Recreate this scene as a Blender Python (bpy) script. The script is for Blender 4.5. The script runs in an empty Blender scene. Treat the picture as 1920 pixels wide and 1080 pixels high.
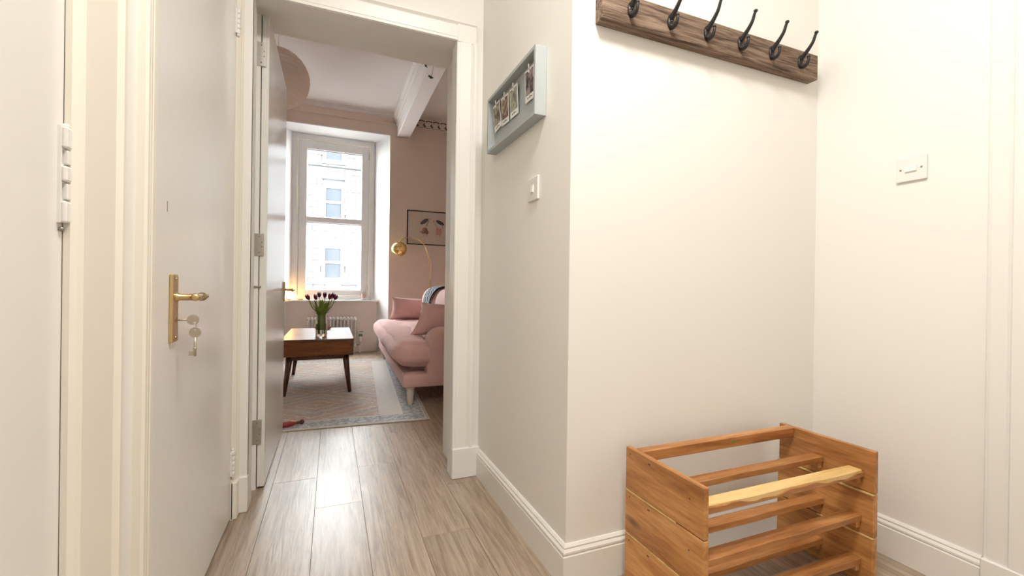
import bpy, bmesh, math, random
from mathutils import Matrix, Vector
random.seed(7)
PI = math.pi
sc = bpy.context.scene
COL = sc.collection

# ------------------------------------------------------------------ camera
F_PX, YAW, PITCH, ROLL, CAM_H = 822.96, 0.38968, -0.00122, 0.01348, 0.95
cy_, sy_, cp_, sp_ = math.cos(YAW), math.sin(YAW), math.cos(PITCH), math.sin(PITCH)
fwd = Vector((sy_*cp_, cy_*cp_, sp_)); rgt = Vector((cy_, -sy_, 0)); up = rgt.cross(fwd)
r2 = rgt*math.cos(ROLL) + up*math.sin(ROLL); u2 = up*math.cos(ROLL) - rgt*math.sin(ROLL)
cam_d = bpy.data.cameras.new('camera'); cam = bpy.data.objects.new('camera', cam_d); COL.objects.link(cam)
cam_d.sensor_width = 36; cam_d.lens = F_PX/1920*36; cam_d.clip_start = 0.02; cam_d.clip_end = 300
m = Matrix.Identity(4)
for i in range(3):
    m[i][0], m[i][1], m[i][2] = r2[i], u2[i], -fwd[i]
m[2][3] = CAM_H
cam.matrix_world = m
sc.camera = cam

# ------------------------------------------------------------------ sky, exposure
SKY = 23.0
w = bpy.data.worlds.new('sky'); sc.world = w; w.use_nodes = True
bg = w.node_tree.nodes['Background']; bg.inputs[0].default_value = (0.93, 0.97, 1.0, 1); bg.inputs[1].default_value = SKY
vs = sc.view_settings
vs.view_transform = 'Standard'; vs.look = 'None'; vs.gamma = 1; vs.exposure = 0.48; vs.use_curve_mapping = False
HALL_LAMP = 40.0       # emission of the hall's ceiling lamp

# ------------------------------------------------------------------ materials
MAT = {}
def nodes_of(name):
    mt = bpy.data.materials.new(name); mt.use_nodes = True; MAT[name] = mt
    nt = mt.node_tree; return mt, nt, nt.nodes, nt.links, nt.nodes['Principled BSDF']
def setp(p, **k):
    for a, v in k.items():
        n = {'rough': 'Roughness', 'metal': 'Metallic', 'spec': 'Specular IOR Level', 'trans': 'Transmission Weight', 'ior': 'IOR',
             'sheen': 'Sheen Weight', 'coat': 'Coat Weight', 'coatr': 'Coat Roughness', 'sss': 'Subsurface Weight', 'alpha': 'Alpha'}[a]
        p.inputs[n].default_value = v
def rgb(c): return (c[0], c[1], c[2], 1)
def plain(name, col, rough=0.6, var=0.04, scale=6.0, bump=0.0, bscale=60.0, emit=0, ecol=None, **k):
    """one colour with faint mottling and a fine relief"""
    mt, nt, N, L, p = nodes_of(name)
    setp(p, rough=rough, **k)
    tc = N.new('ShaderNodeTexCoord')
    if var:
        no = N.new('ShaderNodeTexNoise'); no.inputs['Scale'].default_value = scale; no.inputs['Detail'].default_value = 4
        L.new(tc.outputs['Object'], no.inputs['Vector'])
        mx = N.new('ShaderNodeMix'); mx.data_type = 'RGBA'
        mx.inputs[6].default_value = rgb([c*(1-var) for c in col]); mx.inputs[7].default_value = rgb([min(1, c*(1+var)) for c in col])
        L.new(no.outputs['Fac'], mx.inputs[0]); L.new(mx.outputs[2], p.inputs['Base Color'])
    else:
        p.inputs['Base Color'].default_value = rgb(col)
    if bump:
        nb = N.new('ShaderNodeTexNoise'); nb.inputs['Scale'].default_value = bscale; nb.inputs['Detail'].default_value = 3
        L.new(tc.outputs['Object'], nb.inputs['Vector'])
        b = N.new('ShaderNodeBump'); b.inputs['Strength'].default_value = bump; b.inputs['Distance'].default_value = 0.01
        L.new(nb.outputs['Fac'], b.inputs['Height']); L.new(b.outputs[0], p.inputs['Normal'])
    if emit:
        p.inputs['Emission Color'].default_value = rgb(ecol or col); p.inputs['Emission Strength'].default_value = emit
    return mt
def wood(name, dark, mid, light, axis='Y', rough=0.45, stretch=14.0, scale=2.2, spread=0.25, bump=0.25, knots=0.0, ring=1.0, spec=0.5):
    """grain running along one axis, shifted and toned per object"""
    mt, nt, N, L, p = nodes_of(name); setp(p, rough=rough, spec=spec)
    tc = N.new('ShaderNodeTexCoord'); oi = N.new('ShaderNodeObjectInfo')
    cx = N.new('ShaderNodeCombineXYZ')
    for i, k in enumerate((37.0, 53.0, 19.0)):
        ml = N.new('ShaderNodeMath'); ml.operation = 'MULTIPLY'; ml.inputs[1].default_value = k
        L.new(oi.outputs['Random'], ml.inputs[0]); L.new(ml.outputs[0], cx.inputs[i])
    ad = N.new('ShaderNodeVectorMath'); ad.operation = 'ADD'
    L.new(tc.outputs['Object'], ad.inputs[0]); L.new(cx.outputs[0], ad.inputs[1])
    mp = N.new('ShaderNodeMapping')
    s = {'X': (1, stretch, stretch), 'Y': (stretch, 1, stretch), 'Z': (stretch, stretch, 1)}[axis]
    mp.inputs['Scale'].default_value = s
    L.new(ad.outputs[0], mp.inputs['Vector'])
    n1 = N.new('ShaderNodeTexNoise'); n1.inputs['Scale'].default_value = scale; n1.inputs['Detail'].default_value = 7; n1.inputs['Distortion'].default_value = 0.9*ring
    n2 = N.new('ShaderNodeTexNoise'); n2.inputs['Scale'].default_value = scale*7; n2.inputs['Detail'].default_value = 3
    L.new(mp.outputs[0], n1.inputs['Vector']); L.new(mp.outputs[0], n2.inputs['Vector'])
    av = N.new('ShaderNodeMix'); av.data_type = 'FLOAT'; av.inputs[0].default_value = 0.3
    L.new(n1.outputs['Fac'], av.inputs[2]); L.new(n2.outputs['Fac'], av.inputs[3])
    cr = N.new('ShaderNodeValToRGB'); e = cr.color_ramp.elements
    e[0].position = 0.36; e[0].color = rgb(dark); e[1].position = 0.64; e[1].color = rgb(light)
    x = e.new(0.5); x.color = rgb(mid)
    L.new(av.outputs[0], cr.inputs[0])
    hv = N.new('ShaderNodeHueSaturation')
    mr = N.new('ShaderNodeMapRange'); mr.inputs[3].default_value = 1-spread; mr.inputs[4].default_value = 1+spread
    L.new(oi.outputs['Random'], mr.inputs[0]); L.new(mr.outputs[0], hv.inputs['Value']); L.new(cr.outputs[0], hv.inputs['Color'])
    last = hv.outputs[0]
    if knots:
        vo = N.new('ShaderNodeTexVoronoi'); vo.inputs['Scale'].default_value = knots
        mk = N.new('ShaderNodeMapping'); mk.inputs['Scale'].default_value = {'X': (.35, 1, 1), 'Y': (1, .35, 1), 'Z': (1, 1, .35)}[axis]
        L.new(ad.outputs[0], mk.inputs['Vector']); L.new(mk.outputs[0], vo.inputs['Vector'])
        kr = N.new('ShaderNodeValToRGB'); ke = kr.color_ramp.elements
        ke[0].position = 0.04; ke[0].color = (1, 1, 1, 1); ke[1].position = 0.13; ke[1].color = (0, 0, 0, 1)
        L.new(vo.outputs['Distance'], kr.inputs[0])
        mx = N.new('ShaderNodeMix'); mx.data_type = 'RGBA'; mx.inputs[7].default_value = rgb([c*0.45 for c in dark])
        L.new(kr.outputs[0], mx.inputs[0]); L.new(last, mx.inputs[6]); last = mx.outputs[2]
    L.new(last, p.inputs['Base Color'])
    b = N.new('ShaderNodeBump'); b.inputs['Strength'].default_value = bump; b.inputs['Distance'].default_value = 0.004
    L.new(av.outputs[0], b.inputs['Height']); L.new(b.outputs[0], p.inputs['Normal'])
    return mt

class E:
    """tiny expression builder on Math nodes"""
    def __init__(s, nt, out): s.nt, s.o = nt, out
    def op(s, o, b=None):
        n = s.nt.nodes.new('ShaderNodeMath'); n.operation = o
        s.nt.links.new(s.o, n.inputs[0])
        if b is not None:
            if isinstance(b, E): s.nt.links.new(b.o, n.inputs[1])
            else: n.inputs[1].default_value = b
        return E(s.nt, n.outputs[0])
    def __add__(s, b): return s.op('ADD', b)
    def __sub__(s, b): return s.op('SUBTRACT', b)
    def __mul__(s, b): return s.op('MULTIPLY', b)
    def abs(s): return s.op('ABSOLUTE')
    def lt(s, b): return s.op('LESS_THAN', b)
    def gt(s, b): return s.op('GREATER_THAN', b)
    def fr(s): return s.op('FRACT')
    def mx(s, b): return s.op('MAXIMUM', b)
    def mn(s, b): return s.op('MINIMUM', b)
    def mod(s, b): return s.op('FLOORED_MODULO', b)
def mixc(nt, fac, a, b):
    n = nt.nodes.new('ShaderNodeMix'); n.data_type = 'RGBA'
    nt.links.new(fac.o, n.inputs[0])
    for i, c in ((6, a), (7, b)):
        if isinstance(c, tuple): n.inputs[i].default_value = rgb(c)
        else: nt.links.new(c, n.inputs[i])
    return n.outputs[2]

plain('hall_paint', (0.885, 0.862, 0.812), 0.55, 0.012, 1.5, 0.02, 220)
plain('gloss_white', (0.88, 0.86, 0.815), 0.32, 0.015, 2.0, 0.03, 40)
plain('door_white', (0.86, 0.84, 0.80), 0.20, 0.015, 2.0, 0.03, 25)
plain('cream_trim', (0.88, 0.83, 0.73), 0.35, 0.03, 4.0, 0.05, 30)
plain('room_paint', (0.76, 0.625, 0.535), 0.7, 0.015, 1.5, 0.02, 200)
plain('room_ceiling', (0.84, 0.79, 0.76), 0.8, 0.01, 1.5)
plain('recess_paint', (0.86, 0.78, 0.72), 0.6, 0.01, 2)
plain('upvc', (0.87, 0.86, 0.85), 0.3, 0.0)
plain('reveal_white', (0.90, 0.89, 0.88), 0.6, 0.01, 2)
plain('underlay', (0.22, 0.16, 0.11), 0.9, 0)
plain('nail_head', (0.06, 0.045, 0.035), 0.6, 0)
plain('brass', (0.66, 0.49, 0.25), 0.28, 0.08, 25, metal=1.0)
plain('old_brass', (0.50, 0.34, 0.17), 0.3, 0.1, 25, metal=1.0)
plain('polished_brass', (0.86, 0.64, 0.26), 0.12, 0.03, 9, metal=1.0)
plain('steel', (0.62, 0.60, 0.56), 0.35, 0.1, 60, metal=1.0)
plain('nickel', (0.52, 0.46, 0.37), 0.4, 0.15, 60, metal=0.7)
plain('plastic_white', (0.85, 0.83, 0.79), 0.3, 0.0)
plain('plastic_rocker', (0.86, 0.85, 0.82), 0.25, 0.0)
plain('screw_grey', (0.30, 0.28, 0.25), 0.4, 0, metal=0.8)
plain('black_iron', (0.014, 0.012, 0.011), 0.42, 0.3, 40, 0.25, 140, spec=0.5)
plain('frame_grey', (0.44, 0.47, 0.47), 0.55, 0.03, 12)
plain('backing_grey', (0.44, 0.47, 0.47), 0.7, 0.04, 10)
plain('card_white', (0.86, 0.85, 0.81), 0.5, 0.0)
plain('ink', (0.06, 0.055, 0.05), 0.7, 0.0)
plain('peg_silver', (0.72, 0.70, 0.66), 0.3, 0.0, metal=0.6)
plain('string', (0.55, 0.48, 0.36), 0.9, 0.1, 80)
wood('rack_wood_y', (0.33, 0.130, 0.036), (0.52, 0.235, 0.072), (0.66, 0.35, 0.130), 'Y', 0.42, 9, 1.9, 0.16, 0.2, knots=7.0)
wood('rack_wood_x', (0.28, 0.105, 0.030), (0.46, 0.195, 0.058), (0.60, 0.30, 0.11), 'X', 0.42, 9, 1.9, 0.2, 0.2, knots=6.0)
wood('rack_sap', (0.60, 0.37, 0.13), (0.74, 0.50, 0.20), (0.80, 0.58, 0.27), 'X', 0.42, 9, 1.6, 0.05, 0.15)
wood('rail_wood', (0.075, 0.046, 0.032), (0.215, 0.145, 0.10), (0.33, 0.24, 0.175), 'X', 0.75, 16, 2.6, 0.05, 0.9, knots=1.3, ring=2.2, spec=0.25)
wood('oak_floor', (0.265, 0.190, 0.125), (0.395, 0.300, 0.212), (0.50, 0.40, 0.305), 'Y', 0.34, 20, 2.2, 0.10, 0.15, ring=1.8, spec=1.0)
wood('table_wood', (0.075, 0.020, 0.004), (0.145, 0.044, 0.008), (0.22, 0.075, 0.015), 'X', 0.30, 8, 2.0, 0.03, 0.03, spec=0.8)
wood('table_body', (0.075, 0.020, 0.004), (0.145, 0.044, 0.008), (0.22, 0.075, 0.015), 'X', 0.35, 8, 2.0, 0.03, 0.03, spec=0.35)
wood('leg_wood', (0.04, 0.013, 0.006), (0.07, 0.022, 0.009), (0.10, 0.034, 0.014), 'Z', 0.3, 8, 3.0, 0.03, 0.05)
def fabric(name, col, rough=0.9):
    mt, nt, N, L, p = nodes_of(name); setp(p, rough=rough, sheen=0.25, spec=0.2)
    tc = N.new('ShaderNodeTexCoord')
    n1 = N.new('ShaderNodeTexNoise'); n1.inputs['Scale'].default_value = 5; n1.inputs['Detail'].default_value = 3; n1.inputs['Distortion'].default_value = 0.8
    n2 = N.new('ShaderNodeTexNoise'); n2.inputs['Scale'].default_value = 260
    L.new(tc.outputs['Object'], n1.inputs['Vector']); L.new(tc.outputs['Object'], n2.inputs['Vector'])
    mx = N.new('ShaderNodeMix'); mx.data_type = 'RGBA'; L.new(n2.outputs['Fac'], mx.inputs[0])
    mx.inputs[6].default_value = rgb([c*.93 for c in col]); mx.inputs[7].default_value = rgb([c*1.06 for c in col])
    L.new(mx.outputs[2], p.inputs['Base Color'])
    b1 = N.new('ShaderNodeBump'); b1.inputs['Strength'].default_value = 0.55; b1.inputs['Distance'].default_value = 0.03
    b2 = N.new('ShaderNodeBump'); b2.inputs['Strength'].default_value = 0.15; b2.inputs['Distance'].default_value = 0.003
    L.new(n1.outputs['Fac'], b1.inputs['Height']); L.new(n2.outputs['Fac'], b2.inputs['Height'])
    L.new(b1.outputs[0], b2.inputs['Normal']); L.new(b2.outputs[0], p.inputs['Normal'])
    return mt
fabric('pink_fabric', (0.70, 0.435, 0.395))
plain('leg_cream', (0.70, 0.62, 0.52), 0.45, 0.05, 20)
plain('paper_shade', (0.87, 0.73, 0.63), 0.85, 0.03, 8)
plain('paper_rib', (0.80, 0.66, 0.56), 0.85, 0)
plain('cord_white', (0.75, 0.72, 0.68), 0.6, 0)
plain('copper', (0.50, 0.20, 0.12), 0.3, 0.1, 30, metal=0.7)
plain('toy_red', (0.26, 0.022, 0.015), 0.55, 0.2, 30, 0.2, 60)
plain('toy_dark', (0.10, 0.018, 0.014), 0.6, 0.2, 30)
plain('radiator_white', (0.80, 0.77, 0.74), 0.35, 0.0)
plain('tulip_purple', (0.15, 0.016, 0.065), 0.5, 0.25, 30)
plain('tulip_wine', (0.25, 0.016, 0.08), 0.5, 0.25, 30)
plain('stem_green', (0.15, 0.24, 0.02), 0.5, 0.2, 30)
plain('leaf_green', (0.15, 0.225, 0.02), 0.5, 0.3, 25)
plain('ivy_green', (0.06, 0.08, 0.015), 0.5, 0.4, 40)
plain('terracotta', (0.45, 0.22, 0.13), 0.8, 0.1, 20)
plain('candle_pink', (0.75, 0.50, 0.44), 0.5, 0.03, 20)
plain('amber', (0.55, 0.25, 0.08), 0.4, 0.1, 20)
plain('salt_glow', (0.9, 0.5, 0.2), 0.6, 0.1, 20, emit=30, ecol=(1.0, 0.50, 0.14))
plain('hall_lamp_glass', (0.9, 0.88, 0.84), 0.4, 0, emit=HALL_LAMP, ecol=(1.0, 0.965, 0.915))
plain('art_paper', (0.72, 0.60, 0.49), 0.5, 0.02, 8)
plain('art_black', (0.02, 0.018, 0.014), 0.6, 0)
plain('art_brown', (0.22, 0.075, 0.045), 0.6, 0.5, 60)
plain('art_rose', (0.50, 0.16, 0.11), 0.6, 0.2, 60)
plain('art_pink', (0.62, 0.30, 0.22), 0.6, 0.1, 60)
plain('art_line', (0.35, 0.28, 0.20), 0.6, 0)
plain('frieze_dark', (0.16, 0.085, 0.045), 0.8, 0.2, 60)
plain('stone', (0.075, 0.074, 0.075), 0.9, 0.22, 1.3, 0.3, 12)
plain('mortar', (0.052, 0.052, 0.054), 0.9, 0.1, 4)
plain('stone_dressed', (0.092, 0.090, 0.088), 0.9, 0.1, 3)
plain('ledge_stone', (0.038, 0.039, 0.039), 0.9, 0.3, 3)
plain('far_window_white', (0.14, 0.142, 0.145), 0.6, 0)
plain('far_glass', (0.030, 0.034, 0.040), 0.6, 0.3, 1.2, spec=0.1)
plain('street', (0.12, 0.12, 0.12), 0.9, 0.1, 1)
def stone_random():
    mt = MAT['stone']; nt = mt.node_tree; N, L = nt.nodes, nt.links; p = N['Principled BSDF']
    src = p.inputs['Base Color'].links[0].from_socket
    oi = N.new('ShaderNodeObjectInfo'); mr = N.new('ShaderNodeMapRange'); mr.inputs[3].default_value = .72; mr.inputs[4].default_value = 1.35
    hv = N.new('ShaderNodeHueSaturation'); L.new(oi.outputs['Random'], mr.inputs[0]); L.new(mr.outputs[0], hv.inputs['Value'])
    L.new(src, hv.inputs['Color']); L.new(hv.outputs[0], p.inputs['Base Color'])
stone_random()
def glass_pane(name, tint=(0.97, 0.985, 0.98), refl=0.06):
    mt, nt, N, L, p = nodes_of(name); N.remove(p)
    t = N.new('ShaderNodeBsdfTransparent'); t.inputs[0].default_value = rgb(tint)
    g = N.new('ShaderNodeBsdfGlossy'); g.inputs['Roughness'].default_value = 0.02
    x = N.new('ShaderNodeMixShader'); x.inputs[0].default_value = refl
    L.new(t.outputs[0], x.inputs[1]); L.new(g.outputs[0], x.inputs[2]); L.new(x.outputs[0], N['Material Output'].inputs[0])
glass_pane('window_glass'); glass_pane('picture_glass', (0.98, 0.98, 0.98), 0.05)
plain('vase_glass', (0.95, 0.98, 0.97), 0.02, 0, trans=1.0, ior=1.45)
plain('water', (0.90, 0.95, 0.90), 0.02, 0, trans=1.0, ior=1.33)

def rug_material():
    mt, nt, N, L, p = nodes_of('rug_weave'); setp(p, rough=0.75, sheen=0.45, spec=0.35)
    tc = N.new('ShaderNodeTexCoord'); sx = N.new('ShaderNodeSeparateXYZ'); L.new(tc.outputs['Object'], sx.inputs[0])
    u, v = E(nt, sx.outputs[0]), E(nt, sx.outputs[1])           # u 0..1.6  v 0..2.78
    wob = N.new('ShaderNodeTexNoise'); wob.inputs['Scale'].default_value = 22; wob.inputs['Detail'].default_value = 4
    L.new(tc.outputs['Object'], wob.inputs['Vector']); wn = (E(nt, wob.outputs['Fac']) - 0.5)
    fine = N.new('ShaderNodeTexNoise'); fine.inputs['Scale'].default_value = 75; fine.inputs['Detail'].default_value = 3
    L.new(tc.outputs['Object'], fine.inputs['Vector']); fn = E(nt, fine.outputs['Fac'])
    big = N.new('ShaderNodeTexNoise'); big.inputs['Scale'].default_value = 3.2; big.inputs['Detail'].default_value = 3
    L.new(tc.outputs['Object'], big.inputs['Vector']); bn = E(nt, big.outputs['Fac'])
    uc = (u - 0.8).abs(); vc = (v - 1.39).abs()
    edge = (uc*-1 + 0.8).mn(vc*-1 + 1.39)                       # distance to the rim
    # field: tan ground, stacked diamonds in cream lines with grey bands
    vm = (v - 0.21).mod(0.80) - 0.40
    dia = uc*0.95 + vm.abs()*1.30 + wn*0.12 + (bn - 0.5)*0.06                    # diamond distance
    lines = ((dia*6.5).fr() - 0.5).abs().gt(0.42)
    band = ((dia*2.6 + wn*0.3).fr()).gt(0.70)
    speck = fn.gt(0.56)
    col = mixc(nt, band, (0.35, 0.225, 0.150), (0.28, 0.255, 0.235))
    col = mixc(nt, speck * 0.5, col, (0.56, 0.46, 0.37))
    col = mixc(nt, lines * 0.6, col, (0.66, 0.56, 0.46))
    col = mixc(nt, ((bn - 0.48)*3.0).mx(0.0).mn(0.6), col, (0.55, 0.47, 0.40))
    # side strip of the field: paler, hatched
    side = uc.gt(0.46) * ((v*16.0 + wn*1.5).fr().gt(0.35))
    col = mixc(nt, uc.gt(0.46), col, (0.50, 0.445, 0.395))
    col = mixc(nt, side * 0.4, col, (0.62, 0.57, 0.52))
    # border
    bord = edge.lt(0.19)
    flake = ((u*13.0 + wn*3.0).fr() - 0.5).abs() + ((v*13.0 + wn*3.0).fr() - 0.5).abs()
    bcol = mixc(nt, flake.gt(0.55) , (0.20, 0.215, 0.235), (0.48, 0.48, 0.485))
    bcol = mixc(nt, fn.gt(0.55) * 0.6, bcol, (0.40, 0.40, 0.40))
    bcol = mixc(nt, edge.gt(0.172).mx(edge.lt(0.03) * edge.gt(0.018)), bcol, (0.58, 0.54, 0.49))
    col = mixc(nt, bord, col, bcol)
    col = mixc(nt, edge.lt(0.010), col, (0.60, 0.53, 0.44))
    L.new(col, p.inputs['Base Color'])
    b = N.new('ShaderNodeBump'); b.inputs['Strength'].default_value = 0.4; b.inputs['Distance'].default_value = 0.004
    L.new(fine.outputs['Fac'], b.inputs['Height']); L.new(b.outputs[0], p.inputs['Normal'])
rug_material()
def blanket_material():
    mt, nt, N, L, p = nodes_of('blanket_weave'); setp(p, rough=0.95, spec=0.1)
    tc = N.new('ShaderNodeTexCoord'); sx = N.new('ShaderNodeSeparateXYZ'); L.new(tc.outputs['Object'], sx.inputs[0])
    y, z, x = E(nt, sx.outputs[1]), E(nt, sx.outputs[2]), E(nt, sx.outputs[0])
    zig = (((z + x)*18.0).fr() - 0.5).abs()
    st = (y*11.0 + zig*0.5).fr()
    col = mixc(nt, st.gt(0.45), (0.045, 0.055, 0.075), (0.24, 0.27, 0.30))
    col = mixc(nt, st.gt(0.82), col, (0.60, 0.61, 0.60))
    L.new(col, p.inputs['Base Color'])
blanket_material()
def photo_material(name, sky, ground, fig, seed):
    mt, nt, N, L, p = nodes_of(name); setp(p, rough=0.35)
    tc = N.new('ShaderNodeTexCoord'); mp = N.new('ShaderNodeMapping'); mp.inputs['Location'].default_value = (seed, seed*2, 0)
    no = N.new('ShaderNodeTexNoise'); no.inputs['Scale'].default_value = 42; no.inputs['Detail'].default_value = 3
    L.new(tc.outputs['Object'], mp.inputs[0]); L.new(mp.outputs[0], no.inputs['Vector'])
    cr = N.new('ShaderNodeValToRGB'); e = cr.color_ramp.elements
    e[0].position = .40; e[0].color = rgb(fig); e[1].position = .62; e[1].color = rgb(sky); q = e.new(.50); q.color = rgb(ground)
    L.new(no.outputs['Fac'], cr.inputs[0]); L.new(cr.outputs[0], p.inputs['Base Color'])
photo_material('photo_a', (.45, .42, .30), (.30, .22, .15), (.09, .06, .05), 1)
photo_material('photo_b', (.42, .44, .12), (.33, .24, .19), (.12, .06, .05), 5)
photo_material('photo_c', (.42, .44, .30), (.32, .31, .29), (.17, .17, .18), 9)
photo_material('photo_d', (.40, .34, .32), (.24, .19, .18), (.05, .045, .05), 13)

# ------------------------------------------------------------------ mesh helpers
def bm_box(bm, x0, x1, y0, y1, z0, z1, bev=0.0, seg=1):
    vs_ = [bm.verts.new(c) for c in ((x0,y0,z0),(x1,y0,z0),(x1,y1,z0),(x0,y1,z0),(x0,y0,z1),(x1,y0,z1),(x1,y1,z1),(x0,y1,z1))]
    fs = [bm.faces.new([vs_[i] for i in f]) for f in ((0,3,2,1),(4,5,6,7),(0,1,5,4),(1,2,6,5),(2,3,7,6),(3,0,4,7))]
    if bev:
        es = list({e for f in fs for e in f.edges})
        bmesh.ops.bevel(bm, geom=es, offset=bev, segments=seg, affect='EDGES', profile=0.5)
    return bm
def box(x0, x1, y0, y1, z0, z1, bev=0.0, seg=1): return bm_box(bmesh.new(), x0, x1, y0, y1, z0, z1, bev, seg)
def bm_prism(bm, pts, axis, a, b):
    """polygon pts extruded along an axis. axis X: pts=(y,z); Y: (x,z); Z: (x,y)"""
    def P(p, t): return {'X': (t, p[0], p[1]), 'Y': (p[0], t, p[1]), 'Z': (p[0], p[1], t)}[axis]
    A = [bm.verts.new(P(p, a)) for p in pts]; B = [bm.verts.new(P(p, b)) for p in pts]
    n = len(pts)
    bm.faces.new(A); bm.faces.new(B[::-1])
    for i in range(n): bm.faces.new((A[i], B[i], B[(i+1) % n], A[(i+1) % n]))
    bmesh.ops.recalc_face_normals(bm, faces=bm.faces)
    return bm
def prism(pts, axis, a, b): return bm_prism(bmesh.new(), pts, axis, a, b)
def bm_lathe(bm, prof, seg=20, origin=(0,0,0), mat=None):
    """profile [(r,z)...] about local z; mat maps local to world"""
    M = mat or Matrix.Translation(origin)
    rings = []
    for r, z in prof:
        if r < 1e-6: rings.append([bm.verts.new(M @ Vector((0,0,z)))])
        else: rings.append([bm.verts.new(M @ Vector((r*math.cos(2*PI*k/seg), r*math.sin(2*PI*k/seg), z))) for k in range(seg)])
    for a, b in zip(rings, rings[1:]):
        for k in range(seg):
            k2 = (k+1) % seg
            if len(a) == 1 and len(b) == 1: continue
            if len(a) == 1: bm.faces.new((a[0], b[k], b[k2]))
            elif len(b) == 1: bm.faces.new((a[k], a[k2], b[0]))
            else: bm.faces.new((a[k], a[k2], b[k2], b[k]))
    if len(rings[0]) > 1: bm.faces.new(rings[0][::-1])
    if len(rings[-1]) > 1: bm.faces.new(rings[-1])
    bmesh.ops.recalc_face_normals(bm, faces=bm.faces)
    return bm
def lathe(prof, seg=20, origin=(0,0,0), mat=None): return bm_lathe(bmesh.new(), prof, seg, origin, mat)
def spline(pts, n=6):
    out = []
    P = [Vector(p) for p in pts]; P = [P[0]*2-P[1]] + P + [P[-1]*2-P[-2]]
    for i in range(1, len(P)-2):
        for k in range(n):
            t = k/n; a, b, c, d = P[i-1], P[i], P[i+1], P[i+2]
            out.append(0.5*((2*b) + (c-a)*t + (2*a-5*b+4*c-d)*t*t + (3*b-a-3*c+d)*t*t*t))
    out.append(P[-2]); return out
def bm_tube(bm, pts, rad, seg=10, flat=1.0):
    P = [Vector(p) for p in pts]; n = len(P)
    R = rad if isinstance(rad, (list, tuple)) else [rad]*n
    if len(R) != n: R = [R[min(len(R)-1, int(i*(len(R)-1)/(n-1)))] + (R[min(len(R)-1, int(i*(len(R)-1)/(n-1))+1)] - R[min(len(R)-1, int(i*(len(R)-1)/(n-1)))])*((i*(len(R)-1)/(n-1)) % 1) for i in range(n)]
    prev = None; rings = []
    for i in range(n):
        t = (P[min(i+1, n-1)] - P[max(i-1, 0)]).normalized()
        if prev is None:
            a = t.cross(Vector((0,0,1)));  a = a if a.length > 1e-3 else t.cross(Vector((1,0,0)))
        else: a = prev - t*prev.dot(t)
        a.normalize(); prev = a; b = t.cross(a)
        rings.append([bm.verts.new(P[i] + a*math.cos(2*PI*k/seg)*R[i] + b*math.sin(2*PI*k/seg)*R[i]*flat) for k in range(seg)])
    for a, b in zip(rings, rings[1:]):
        for k in range(seg): bm.faces.new((a[k], a[(k+1) % seg], b[(k+1) % seg], b[k]))
    bm.faces.new(rings[0][::-1]); bm.faces.new(rings[-1])
    bmesh.ops.recalc_face_normals(bm, faces=bm.faces)
    return bm
def tube(pts, rad, seg=10, flat=1.0): return bm_tube(bmesh.new(), pts, rad, seg, flat)
def ball(c, r, seg=12, sz=1.0):
    return lathe([(r*math.sin(PI*i/8), -r*sz*math.cos(PI*i/8)) for i in range(9)], seg, c)
def sweep(prof, path):
    """profile [(out,z)] swept with mitred corners along a level path; out is to the left of travel"""
    bm = bmesh.new(); P = [Vector((p[0], p[1])) for p in path]; n = len(P); rings = []
    for i in range(n):
        d1 = (P[i]-P[i-1]).normalized() if i else None
        d2 = (P[i+1]-P[i]).normalized() if i < n-1 else None
        n1 = Vector((-d1.y, d1.x)) if d1 else None; n2 = Vector((-d2.y, d2.x)) if d2 else None
        if d1 is None: mv = n2
        elif d2 is None: mv = n1
        else:
            mv = (n1+n2); mv = mv/ max(1e-6, mv.dot(n1))
        rings.append([bm.verts.new((P[i].x+mv.x*o, P[i].y+mv.y*o, z)) for o, z in prof])
    k = len(prof)
    for a, b in zip(rings, rings[1:]):
        for i in range(k): bm.faces.new((a[i], a[(i+1) % k], b[(i+1) % k], b[i]))
    bm.faces.new(rings[0]); bm.faces.new(rings[-1][::-1])
    bmesh.ops.recalc_face_normals(bm, faces=bm.faces)
    return bm
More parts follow.
